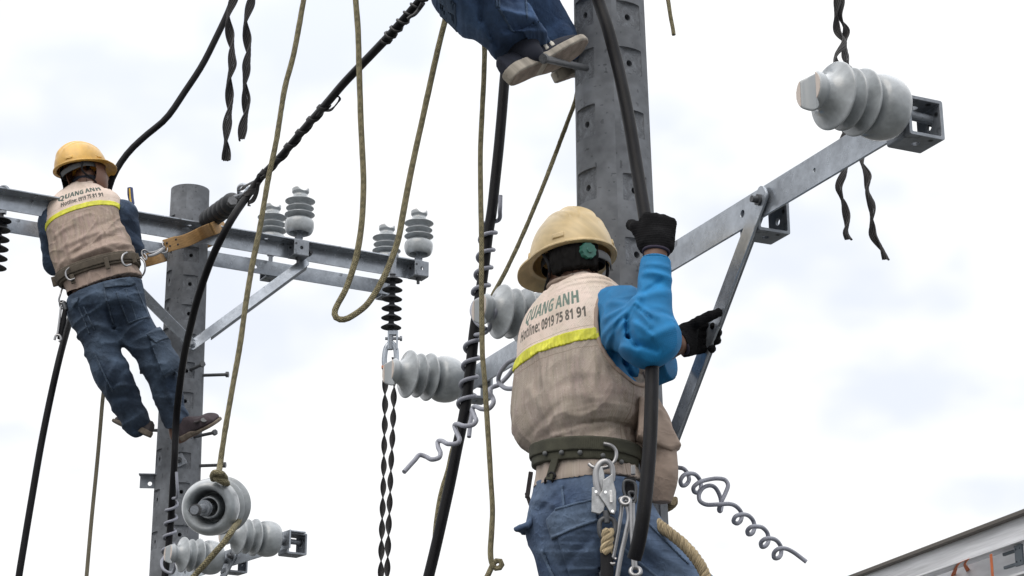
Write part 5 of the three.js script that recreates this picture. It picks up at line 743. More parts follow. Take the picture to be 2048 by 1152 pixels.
  part('side_pocket_flap', meshSDF(cloth(blend(0.006, rbox(P(1054, 1056, 4.88), { X: V(0.8, 0.35, 0.2).normalize(), Y: V(-0.35, 0.8, 0).normalize(), Z: V(-0.2, 0, 1) }, 0.024, 0.0055, 0.06, 0.004), rbox(P(1066, 1034, 4.88), { X: V(0.35, 0.9, 0.1).normalize(), Y: V(-0.9, 0.35, 0).normalize(), Z: V(-0.1, 0, 1) }, 0.034, 0.005, 0.06, 0.004)), (x, y, z) => 0.002 * ridged(x * 30, y * 30, z * 30)), ...bounds([P(1040, 1020, 4.88), P(1085, 1085, 4.88)], 0.07), 0.005, { color: jc, uv: planar(u) }), C.denim, jn);
  // gloves
  for (const [g, w, d] of [[gR, W, W.clone().sub(E).normalize()], [gL, WL, V(0.8, 0.45, -0.2).normalize()]]) {
    const cut = common(0.003, cloth(g.sdf, (x, y, z) => 0.0009 * ridged(x * 60, y * 60, z * 60) + 0.0004 * Math.sin(y * 900)), half(add(w, d, -0.002), d.clone().negate())), gl = part('glove', meshSDF(cut, ...g.bounds, 0.0034, { uv: planar(V(0.8, 0, 0.6)) }), C.glove, person);
    const N = V(0.3, 0, 1).addScaledVector(d, -d.dot(V(0.3, 0, 1))).normalize(), B = d.clone().cross(N), cp = []; for (let i = 0; i < 8; i++) { const a = i / 8 * 6.2832; cp.push(add(w, d, 0.0, N, 0.0305 * Math.cos(a), B, 0.0335 * Math.sin(a))); }
    part('glove_cuff', tube(spline(cp, true), 0.0042, { n: 60, m: 8, cap: false }), C.gloveCuff, gl);
  }
  // ---- tools hanging at the belt
  const hang = (px, py, o = 0.012) => { let z = 4.3; for (let i = 0; i < 60; i++) { const p = P(px, py, z), d = jeansB(p.x, p.y, p.z) - o; if (d < 0.0005) break; z += d * 0.8; } return P(px, py, Math.min(z, 4.72)); };
  const hk = thing('snap_hook', 'large steel snap hook hanging from the belt ring, rope end below it', 'snap hook', hang(1210, 1040));
  const Zh = 4.645, ph = (x, y, z = Zh) => P(x, y, z), fd = V(0, 0.05, 1);
  part('hook', tube(spline([ph(1199, 990), ph(1193, 960), ph(1194, 938), ph(1203, 925), ph(1214, 923), ph(1223, 932), ph(1226, 948), ph(1225, 962)]), (t) => 0.011 - 0.005 * t, { flat: 0.6, n: 60, m: 12, side: V(1, 0, 0) }), M.chrome, hk);
  const poly = (pts, z, t) => { const s = new THREE.Shape(), c = P(pts[0][0], pts[0][1], z), q = pts.map(([x, y]) => P(x, y, z).sub(c)); q.forEach((p, i) => i ? s.lineTo(p.x, p.y) : s.moveTo(p.x, p.y)); s.closePath(); const g = new THREE.ExtrudeGeometry(s, { depth: t, bevelEnabled: true, bevelSize: 0.0015, bevelThickness: 0.0015, bevelSegments: 2 }); const tilt = (q[q.length - 1].z || 0); return g.applyMatrix4(new THREE.Matrix4().makeShear(0, 0, 0, 0, 0, 0)).translate(c.x, c.y, c.z - t / 2); };
  const brushed = std(lin(0.5, 0.51, 0.52), 0.38, 0.75, { map: rep(grimeMap, 14, 14) });
  part('body_plate', poly([[1185, 977], [1197, 977], [1199, 960], [1192, 948], [1193, 938], [1203, 935], [1207, 946], [1209, 980], [1212, 1000], [1206, 1022], [1199, 1028], [1184, 1024]], Zh + 0.004, 0.012), brushed, hk);
  part('gate_plate', poly([[1207, 962], [1224, 950], [1226, 966], [1231, 985], [1231, 1020], [1228, 1028], [1221, 1026], [1213, 1012], [1199, 992], [1206, 982]], Zh - 0.006, 0.012), brushed, hk);
  for (const [x, y] of [[1192, 983], [1211, 984], [1225, 1022]]) part('rivet', new THREE.SphereGeometry(0.0035, 12, 8).translate(...ph(x, y, Zh - 0.017).toArray()), C.copper, hk);
  part('swivel', [rod(ph(1213, 1022), ph(1214, 1046), 0.0095, 0.008), tube(spline([ph(1200, 1044), ph(1200, 1066), ph(1206, 1076), ph(1222, 1076), ph(1229, 1066), ph(1229, 1044), ph(1222, 1037), ph(1207, 1037)], true), 0.0062, { n: 60, m: 10, cap: false })], M.steelDark, hk);
  { const cv = document.createElement('canvas'); cv.width = 128; cv.height = 32; const g = cv.getContext('2d'); g.fillStyle = '#a4a6a8'; g.fillRect(0, 0, 128, 32); g.fillStyle = '#4a4a4a'; g.font = 'bold 18px sans-serif'; g.textAlign = 'center'; g.fillText('SNAP HOOK', 64, 22); const t = new THREE.CanvasTexture(cv); t.colorSpace = THREE.SRGBColorSpace;
    part('stamped_text', basis(new THREE.BoxGeometry(0.034, 0.0065, 0.0006), ph(1222, 992, Zh - 0.0205), V(0, -1, 0.3), V(1, 0, 0)), std(lin(1, 1, 1), 0.4, 0.6, { map: t }), hk); }
  const re = thing('rope', 'short thick tan rope end hanging below the steel snap hook', 'rope', ph(1213, 1110)); { const c = spline([ph(1216, 1060, Zh - 0.008), ph(1215, 1080, Zh - 0.005), ph(1212, 1106, Zh)]); for (let k = 0; k < 3; k++) part('strand', tube(helix(c, 0, 1, 0.0075, 1.1, k * 2.094, 60), 0.0088, { n: 60, m: 10 }), M.ropeWhite, re); part('black_sleeve', tube(spline([ph(1213, 1100, Zh + 0.01), ph(1214, 1135, Zh + 0.005), ph(1214, 1170, Zh)]), 0.016, { n: 20, m: 14 }), C.black, re); }
  const spanner = (pts, r, label, ends) => { const o = thing('spanner', label, 'spanner', pts[pts.length - 1], 'spanners hanging from the belt of the worker at the thick pole'); part('handle', tube(spline(pts), r, { n: 40, m: 10, flat: 0.55, side: V(1, 0, 0) }), M.chrome, o); for (const [p, R, open, d] of ends) part('ring_end', tube(spline([0, 1, 2, 3, 4, 5, 6].slice(0, open ? 6 : 7).map((i) => { const a = i / (open ? 6.6 : 7) * 6.2832 + (d || 0); return add(p, V(1, 0, 0), R * Math.sin(a), UP, R * Math.cos(a) * 0.9, V(0, 0, 1), -0.004 * Math.cos(a)); }), !open), R * 0.5, { n: 36, m: 10, cap: !!open, flat: 1 }), M.chrome, o); return o; };
  spanner([ph(1245, 1003), ph(1240, 1040), ph(1232, 1085), ph(1226, 1115)], 0.0052, 'thin steel spanner hanging nearest the snap hook', [[ph(1246, 1000), 0.0085], [ph(1226, 1122), 0.0095, true, 2.6]]);
  spanner([ph(1252, 1006, Zh - 0.02), ph(1258, 1030, Zh - 0.02), ph(1252, 1065, Zh - 0.02), ph(1242, 1110, Zh - 0.02), ph(1232, 1170, Zh - 0.02)], 0.006, 'bent steel ring spanner hanging between the two straight ones', [[ph(1251, 1002, Zh - 0.018), 0.011]]);
  spanner([ph(1264, 1006, Zh - 0.035), ph(1265, 1060, Zh - 0.035), ph(1269, 1135, Zh - 0.035)], 0.0075, 'broad rusty steel spanner hanging beside the black cable', [[ph(1271, 1143, Zh - 0.035), 0.012]]);
  const kr = thing('key_ring', 'dark cluster of hooks holding the spanners at the belt', 'key ring', ph(1262, 990)); part('ring', [tube(spline([ph(1250, 962), ph(1247, 980), ph(1254, 996), ph(1266, 1000), ph(1272, 985), ph(1268, 965)], true), 0.004, { n: 50, m: 8, cap: false }), tube(spline([ph(1258, 985), ph(1262, 1000), ph(1268, 1006), ph(1272, 998), ph(1268, 985)], true), 0.004, { n: 40, m: 8, cap: false })], M.steelDark, kr); part('hook_block', boxAt(ph(1260, 975, Zh + 0.02), UP, V(1, 0, 0), 0.05, 0.03, 0.02, 0.006), C.black, kr); part('buckle', boxAt(ph(1266, 940, Zh + 0.01), UP, V(1, 0, 0), 0.024, 0.011, 0.01), M.chrome, kr);
}
// ================================================================ the worker leaning back at the left pole
{
  const u1 = V(0.975, 0.13, 0.12).normalize(), u2 = V(0.94, 0.3, 0.1).normalize(), spine = P(168, 372, 9).sub(P(200, 540, 8.92)).normalize(), b1 = u1.clone().cross(spine).normalize(), b2 = u2.clone().cross(V(-0.2, 1, 0.05)).normalize(), mu = (t) => lerpV(u1, u2, t).normalize(), mb = (t) => lerpV(b1, b2, t).normalize();
  const ring = (px, py, z, w, d, t) => [P(px, py, z), w, d, mu(t), mb(t)];
  const vestBase = loft([ring(172, 369, 9, 0.062, 0.055, 0), ring(171, 380, 9, 0.105, 0.08, 0), ring(170, 395, 9, 0.16, 0.1, 0), ring(170, 415, 8.99, 0.192, 0.118, 0), ring(171, 445, 8.98, 0.2, 0.13, 0.1), ring(176, 480, 8.96, 0.198, 0.135, 0.35), ring(186, 512, 8.94, 0.196, 0.135, 0.75), ring(196, 536, 8.92, 0.192, 0.128, 1), ring(203, 556, 8.92, 0.186, 0.124, 1), ring(209, 576, 8.92, 0.19, 0.128, 1)], 2.4);
  const person = thing('person', 'worker in tan vest, jeans and yellow hard hat leaning back from the left pole', 'person', P(330, 885, 9.2));
  const O = P(200, 540, 8.92), st = (x, y, z) => { const px = x - O.x, py = y - O.y, pz = z - O.z, t = px * spine.x + py * spine.y + pz * spine.z, qx = px - spine.x * t, qy = py - spine.y * t, qz = pz - spine.z * t; return [Math.atan2(qx * u1.x + qy * u1.y + qz * u1.z, qx * b1.x + qy * b1.y + qz * b1.z) * 0.17, t]; };
  const S = P(246, 425, 9), E = P(262, 492, 9.12), W = P(225, 470, 9.0), S2 = P(105, 440, 9), E2 = P(113, 520, 9.14), W2 = P(165, 520, 9.32);
  const face = V(0.86, 0.2, -0.5).normalize(), hup = V(-0.26, 0.96, 0.0), H = headShape(P(170, 343, 8.98), face, hup);
  const hR = hand(W, V(-0.3, 0.6, 0.3), V(-0.6, -0.2, 0.6), V(0, 0.5, 0.5), [1.2, 1.4, 0.8]), hL = hand(W2, V(0.5, 0.6, 0.2), V(0.6, -0.3, 0.6), V(0, 0.5, 0.5), [1.2, 1.4, 0.8]);
  const hipL = P(178, 625, 8.94), kneeL = P(222, 742, 8.98), ankL = P(274, 850, 9.2), hipR = P(246, 610, 8.94), kneeR = P(320, 732, 9.04), ankR = P(358, 868, 9.22);
  const trunk = blend(0.03, outside(vestBase, -0.03), cone(P(171, 355, 8.99), P(172, 385, 9), 0.055, 0.065), limb([[S, 0.05], [E, 0.042], [W, 0.03]]), limb([[S2, 0.05], [E2, 0.042], [W2, 0.03]]), limb([[hipL, 0.08], [kneeL, 0.058], [ankL, 0.042]]), limb([[hipR, 0.08], [kneeR, 0.058], [ankR, 0.042]]), cone(ankR, P(392, 858, 9.16), 0.04, 0.03));
  const tb = bounds([P(70, 340, 8.9), P(460, 900, 9.4), P(300, 600, 8.7)], 0.06);
  part('body', [meshSDF(trunk, ...tb, 0.018), meshSDF(H.sdf, ...H.box, 0.006), meshSDF(hR.sdf, ...hR.bounds, 0.005), meshSDF(hL.sdf, ...hL.bounds, 0.005)], C.skin, person);
  part('hair', meshSDF(H.hair, ...H.box, 0.006), C.hair, person);
  hardHat(person, P(162, 337, 8.98), face, V(-0.3, 0.94, 0.02), C.hatYellow, { band: C.greyStrap, strap: C.black });
  // denim shirt under the vest
  const sleeve = (s, e, w, sag) => blend(0.04, cone(s, e, 0.066, 0.056), cone(e, w, 0.055, 0.04), cone(add(s, UP, -0.03), add(e, UP, -0.02), 0.06, 0.05));
  const crS = creases(9, [[255, 430, 275, 450, 0.006, 0.014], [255, 455, 280, 470, -0.006, 0.012], [85, 470, 100, 480, 0.006, 0.012], [84, 500, 104, 508, -0.006, 0.012], [256, 480, 280, 484, 0.006, 0.012]]);
  const shirt = cloth(blend(0.025, outside(vestBase, -0.03), sleeve(S, E, W), sleeve(S2, E2, W2)), (x, y, z) => crS(x, y, z) + 0.006 * sharp(x * 5, y * 10 + x * 4, z * 5) + 0.003 * sharp(x * 12, y * 24, z * 12));
  const dcol = denimColor([0.025, 0.045, 0.085], [0.11, 0.16, 0.25]), shirtM = part('shirt', meshSDF(common(0.006, shirt, half(P(203, 552, 8.92), V(0.2, -1, 0))), ...bounds([P(70, 360, 8.8), P(310, 590, 9.4)], 0.06), 0.0085, { color: dcol, uv: planar(V(1, 0, 0)) }), C.denim, person);
  part('shirt_collar', tube(spline([0, 1, 2, 3, 4, 5, 6, 7].map((i) => { const a = i / 8 * 6.2832; return add(P(172, 365, 9), u1, 0.064 * Math.cos(a), b1, 0.058 * Math.sin(a)); }), true), 0.014, { n: 60, m: 10, cap: false, flat: 0.6 }), C.shoeNavy, shirtM);
  // vest
  const fX = frame(u1, UP), holeR = ellipsoid(add(P(172, 446, 9), u1, 0.258), fX, 0.075, 0.13, 0.12), holeL = ellipsoid(add(P(170, 458, 9.01), u1, -0.256), fX, 0.07, 0.125, 0.12);
  const crV = creases(8.85, [[110, 470, 150, 450, 0.006, 0.014], [120, 500, 200, 470, 0.008, 0.016], [130, 520, 230, 475, -0.008, 0.013], [150, 525, 248, 488, 0.009, 0.014], [165, 530, 255, 500, -0.007, 0.012], [120, 530, 160, 500, 0.008, 0.014], [220, 470, 252, 440, 0.006, 0.014], [200, 455, 240, 430, -0.005, 0.014], [130, 460, 145, 520, 0.006, 0.014], [240, 500, 262, 486, 0.008, 0.012], [190, 440, 215, 500, 0.005, 0.016], [108, 480, 118, 540, -0.006, 0.012], [215, 505, 262, 510, 0.006, 0.01]]);
  const vestR = cloth(vestBase, (x, y, z) => { const [s, t] = st(x, y, z), low = sstep(0.33, 0.26, t); return 1.5 * crV(x, y, z) + low * (0.007 * sharp(s * 5 + t * 5, t * 9 - s * 7, 5) + 0.003 * sharp(s * 16 + 3, t * 18 + s * 9, 9)) + 0.002 * ridged(s * 12, t * 10, 7) - 0.012 * sstep(0.04, 0.0, Math.abs(t + 0.005)); });
  const vestSDF = (x, y, z) => smax(smax(vestR(x, y, z), -holeR(x, y, z), 0.006), -holeL(x, y, z), 0.006), vbox = bounds([P(60, 350, 8.9), P(310, 610, 9.2), P(200, 450, 8.7)], 0.04);
  const vm = vestPrint({ bold: 5, yoke: '#d2c0b5', lower: '#95847a', bandT: 0.318, l1: [0.0, 0.392, 0.03, 0.3, '#4d5a55'], l2: [0.01, 0.352, 0.024, 0.285, '#4d4c48'] });
  const vest = part('vest', meshSDF(vestSDF, ...vbox, 0.0082, { uv: (x, y, z) => { const [s, t] = st(x, y, z); return [0.5 + s / 0.96, (t + 0.0) / 0.96]; } }), std(lin(1, 1, 1), 0.95, 0, { map: vm }), person);
  part('reflective_band', meshSDF(patch(vestSDF, 0.0045, (x, y, z) => { const [s, t] = st(x, y, z); return Math.max(Math.abs(t - 0.318 + 0.3 * s * s) - 0.015, Math.abs(s) - 0.24); }), ...vbox, 0.0055, { uv: (x, y, z) => st(x, y, z) }), C.yellow, vest);
  // belt, rolled with the hips
  const bn = V(-0.27, 0.96, 0.03).normalize(), bO = P(199, 541, 8.92), bt = (x, y, z) => (x - bO.x) * bn.x + (y - bO.y) * bn.y + (z - bO.z) * bn.z, bbox = bounds([P(90, 480, 8.9), P(310, 600, 9.2), P(200, 530, 8.7)], 0.05);
  const belt = part('belt', meshSDF(common(0.004, (x, y, z) => Math.max(vestBase(x, y, z) - 0.014, -vestBase(x, y, z) - 0.02), (x, y, z) => Math.abs(bt(x, y, z)) - 0.031), ...bbox, 0.007, { uv: planar(u1) }), C.beltBrown, person);
  part('belt_band', meshSDF(common(0.003, (x, y, z) => Math.max(vestBase(x, y, z) - 0.021, -vestBase(x, y, z) + 0.002), (x, y, z) => Math.abs(bt(x, y, z)) - 0.019), ...bbox, 0.006, { uv: planar(u1) }), C.beltBrown, belt);
  const onB = (px, py, o = 0.02) => { let z = 8.4; for (let i = 0; i < 60; i++) { const p = P(px, py, z), d = vestBase(p.x, p.y, p.z) - o; if (d < 0.0005) break; z += d * 0.8; } return P(px, py, Math.min(z, 8.99)); };
  const ringAt = (pts, r, o = 0.03) => tube(spline(pts.map(([x, y], i) => onB(x, y, o + 0.012 * Math.sin(i / (pts.length - 1) * 3.14)))), r, { n: 44, m: 8 });
  part('d_ring', ringAt([[139, 535], [132, 543], [133, 554], [140, 560], [150, 557]], 0.005), M.chrome, belt); part('d_ring', ringAt([[254, 505], [246, 510], [244, 521], [250, 531], [262, 529]], 0.0055), M.chrome, belt);
  for (const [x, y, h] of [[214, 527, 0.06], [268, 516, 0.055], [145, 558, 0.05]]) part('belt_loop', boxAt(onB(x, y, 0.024), bn, u2, h, 0.022, 0.012, 0.004), C.beltBrown, belt);
  part('buckle', boxAt(onB(272, 514, 0.03), bn, u2, 0.034, 0.03, 0.012, 0.003), C.beltBrown, belt); part('belt_tail', boxAt(add(P(113, 562, 8.93), UP, 0.0), V(-0.3, 0.95, 0), V(1, 0.3, 0), 0.052, 0.045, 0.014, 0.003), C.beltBrown, belt);
  part('side_ring', tube(spline([P(280, 515, 8.9), P(288, 523, 8.89), P(290, 540, 8.89), P(284, 552, 8.9), P(277, 553, 8.9)]), 0.0045, { n: 40, m: 8 }), M.chrome, belt);
  // trousers
  const pr = (px, py, z, w, d) => [P(px, py, z), w, d, u2, b2];
  const jeansB = blend(0.035, loft([pr(208, 572, 8.92, 0.182, 0.122), pr(212, 592, 8.92, 0.185, 0.132), pr(214, 618, 8.93, 0.172, 0.132), pr(214, 642, 8.93, 0.12, 0.095), pr(215, 660, 8.93, 0.06, 0.06)]), cone(hipL, kneeL, 0.1, 0.08), cone(kneeL, ankL, 0.083, 0.066), cone(hipR, kneeR, 0.098, 0.08), cone(kneeR, ankR, 0.08, 0.06), cone(P(214, 640, 8.93), P(216, 655, 8.93), 0.07, 0.05));
  const crJ = creases(8.85, [[165, 640, 215, 655, 0.008, 0.016], [228, 720, 205, 770, 0.008, 0.016], [250, 718, 212, 768, -0.008, 0.014], [210, 770, 262, 752, 0.009, 0.014], [212, 778, 270, 775, -0.008, 0.014], [262, 800, 292, 840, 0.008, 0.014], [215, 620, 222, 650, -0.02, 0.014], [225, 660, 255, 690, 0.008, 0.016], [300, 690, 315, 770, -0.006, 0.014], [320, 760, 350, 830, 0.008, 0.014], [340, 790, 372, 800, 0.008, 0.014], [335, 840, 378, 838, -0.008, 0.013], [255, 850, 298, 858, 0.008, 0.012], [245, 830, 290, 828, -0.007, 0.012], [160, 600, 250, 600, 0.004, 0.02], [340, 855, 375, 870, 0.008, 0.012]]);
  const jeans = cloth(jeansB, (x, y, z) => 1.4 * crJ(x, y, z) + 0.008 * sharp(x * 4 + y * 3, y * 11 - x * 5, z * 5) + 0.003 * sharp(x * 9 - y * 8, y * 22 + x * 6, z * 9));
  const cutL = half(add(ankL, ankL.clone().sub(kneeL).normalize(), 0.045), ankL.clone().sub(kneeL)), cutR = half(add(ankR, ankR.clone().sub(kneeR).normalize(), 0.03), ankR.clone().sub(kneeR));
  const jTop = common(0.006, jeans, cutL, cutR, half(P(208, 580, 8.92), bn)), jBox = bounds([P(110, 540, 8.8), P(400, 905, 9.4), P(250, 700, 8.7)], 0.05);
  const jc = denimColor([0.02, 0.038, 0.072], [0.115, 0.168, 0.25], (x, y, z) => -0.02 + 10 * crJ(x, y, z) + 0.25 * sharp(x * 4 + y * 3, y * 11 - x * 5, z * 5)), jcL = denimColor([0.04, 0.066, 0.105], [0.14, 0.19, 0.27]);
  const jn = part('trousers', meshSDF(jTop, ...jBox, 0.0095, { color: jc, uv: planar(V(1, 0, 0)) }), C.denim, person);
  const sg = (z, a, b, c, d, w) => { return seg(z, a, b, c, d, w, 0.2); }, st2 = (name, region, t, col, h = 0.008) => part(name, meshSDF(patch(jTop, t, region), ...jBox, h, { color: col, uv: planar(V(1, 0, 0)) }), C.denim, jn);
  const F8 = 8.83;
  st2('pocket_flap', polygon(F8, [[211, 574], [262, 555], [272, 566], [262, 574], [214, 583]], 9.0), 0.013, jcL, 0.0065); st2('back_pocket', polygon(F8, [[236, 588], [272, 570], [291, 624], [252, 642]], 9.0), 0.008, jc, 0.0065); st2('pocket_flap', polygon(F8, [[140, 598], [160, 597], [157, 608], [145, 615]], 8.93), 0.012, jcL, 0.0065);
  st2('cargo_pocket', polygon(F8, [[294, 674], [326, 652], [354, 708], [344, 722], [318, 738]], 9.0), 0.02, jcL, 0.0065); st2('cargo_flap', polygon(F8, [[288, 662], [312, 640], [328, 660], [306, 678]], 9.0), 0.03, jcL, 0.0065);
  for (const q of [[237, 590, 253, 640], [254, 583, 269, 633], [272, 573, 291, 624], [253, 641, 290, 625], [300, 688, 319, 737], [319, 737, 353, 710], [213, 585, 222, 640], [158, 616, 175, 662], [168, 616, 186, 656], [340, 726, 362, 800], [184, 700, 214, 768]]) st2('seam', sg(F8, ...q, 0.0042), q[0] > 295 && q[0] < 345 && q[1] < 740 ? 0.024 : 0.0105, jcL, 0.006);
  // shoes
  const mkShoe = (heel, toe, down, up, sz = 0.98) => { const s = shoe(heel, toe, down, sz, 0.6), p = part('shoe', meshSDF(s.upper, ...s.bounds, 0.006, { uv: s.uv }), up, person); part('sole', meshSDF(s.sole, ...s.bounds, 0.005, { uv: s.uv }), C.soleTan, p); return { s, p }; };
  mkShoe(P(298, 873, 9.16), P(229, 846, 9.36), V(-0.2, -1, 0.15), C.shoeBrown);
  const rs = mkShoe(P(366, 880, 9.2), P(440, 842, 9.05), V(0.3, -0.75, -0.45), std(lin(0.07, 0.052, 0.062), 0.85, 0, { map: rep(grimeMap, 6, 6), bumpMap: rep(clothBump, 8, 8), bumpScale: 0.002 }), 1.2);
  part('tongue', boxAt(P(398, 842, 9.06), V(1, 0.3, 0), V(-0.3, 1, 0.5), 0.05, 0.008, 0.03), C.shoeBrown, rs.p); part('patch', new THREE.CylinderGeometry(0.016, 0.016, 0.004, 24).applyQuaternion(new THREE.Quaternion().setFromUnitVectors(UP, V(0.1, 0.6, 0.8).normalize())).translate(...P(408, 840, 9.03).toArray()), C.greyStrap, rs.p);
  // pole strap and its hook
  const str = thing('strap', 'tan leather pole strap running from the hook over the left pole', 'strap', P(380, 478, 9.2));
  const ribbonStrap = (pts, w) => tube(spline(pts), w, { flat: 0.07, n: 60, m: 14, side: V(-0.25, 1, 0.2) });
  part('webbing', ribbonStrap([P(329, 493, 9.0), P(350, 487, 9.06), P(375, 480, 9.14), P(400, 468, 9.22), P(425, 458, 9.0), P(444, 452, 9.4), P(452, 455, 9.55), P(440, 470, 9.68), P(400, 490, 9.7), P(350, 505, 9.66), P(330, 511, 9.55), P(310, 516, 9.0), P(288, 522, 9.0)], 0.033), C.leather, str);
  part('end_patch', ribbonStrap([P(330, 492.5, 8.99), P(345, 488, 9.03), P(356, 485, 9.06)], 0.0345), C.leather, str); for (const [x, y] of [[340, 492], [352, 479], [356, 489], [334, 486]]) part('rivet', new THREE.SphereGeometry(0.0058, 10, 8).translate(...P(x, y, 8.99).toArray()), C.shoeBrown, str);
  const hk = thing('snap_hook', 'steel snap hook joining the worn brown belt to the tan pole strap', 'snap hook', P(305, 508, 8.95));
  part('hook', [tube(spline([P(288, 507, 8.9), P(293, 514, 8.9), P(291, 520, 8.9), P(285, 512, 8.9), P(284, 503, 8.9), P(289, 500, 8.9), P(298, 505, 8.92), P(312, 503, 8.95), P(322, 498, 8.97)]), 0.0052, { n: 60, m: 8 }), tube(spline([P(296, 512, 8.92), P(308, 509, 8.94), P(320, 503, 8.96), P(329, 494, 8.98)]), 0.0085, { n: 30, m: 10, flat: 0.6 })], M.chrome, hk); part('loop', tube(spline([P(322, 505, 8.97), P(327, 497, 8.97), P(325, 488, 8.97), P(330, 484, 9.0), P(335, 500, 9.0), P(328, 506, 8.98)], true), 0.004, { n: 40, m: 8, cap: false }), M.chrome, hk);
  // tools
  const tl = thing('carabiner', 'long steel wire hook hanging from the left end of the worn belt', 'carabiner', P(120, 605, 8.9)); part('wire', tube(spline([P(126, 572, 8.92), P(121, 588, 8.9), P(118, 602, 8.9), P(123, 606, 8.9), P(129, 602, 8.9)]), 0.005, { n: 40, m: 8 }), M.chrome, tl); part('eye', tube(spline([P(120, 603, 8.9), P(130, 604, 8.9), P(131, 614, 8.9), P(123, 617, 8.9)], true), 0.005, { n: 30, m: 8, cap: false }), M.steelDark, tl);
  const pz = 8.88, pl = thing('pliers', 'dark handled pliers hanging below the wire hook beside the hip', 'pliers', P(120, 680, pz)); part('handle', tube(spline([P(130, 618, pz), P(127, 640, pz), P(122, 660, pz), P(119, 678, pz)]), (t) => 0.011 + 0.004 * Math.sin(t * 3), { n: 30, m: 10 }), C.black, pl); part('jaw', tube(spline([P(126, 606, pz), P(129, 612, pz), P(131, 620, pz)]), 0.012, { n: 16, m: 10 }), M.steelDark, pl);
  const sp = thing('spanner', 'steel open spanner hanging beside the dark pliers', 'spanner', P(113, 680, pz)); part('handle', tube(spline([P(122, 612, pz - 0.02), P(119, 640, pz - 0.02), P(115, 668, pz - 0.02)]), 0.006, { n: 24, m: 8 }), M.chrome, sp); part('jaw', [tube(spline([P(109, 680, pz - 0.02), P(112, 671, pz - 0.02), P(119, 671, pz - 0.02), P(122, 679, pz - 0.02), P(118, 684, pz - 0.02)]), 0.0065, { n: 24, m: 8 })], M.chrome, sp);
  const sd = thing('screwdriver', 'screwdriver with dark blue and yellow handle upright behind the shoulder of the leaning worker', 'screwdriver', P(262, 410, 9.06)); part('handle', tube(spline([P(260, 376, 9.08), P(261, 392, 9.08), P(264, 408, 9.08)]), (t, a) => (0.0155 - 0.004 * Math.abs(t - 0.4)) * (1 + 0.06 * Math.cos(a * 5)), { n: 20, m: 20 }), std(lin(0.02, 0.035, 0.13), 0.4), sd); part('stripe', tube(spline([P(259, 377, 9.063), P(260, 392, 9.063), P(262, 407, 9.063)]), 0.0045, { n: 20, m: 8 }), std(lin(0.6, 0.4, 0.04), 0.5), sd); part('shank', rod(P(264, 406, 9.08), P(269, 432, 9.08), 0.005), M.chrome, sd);
}
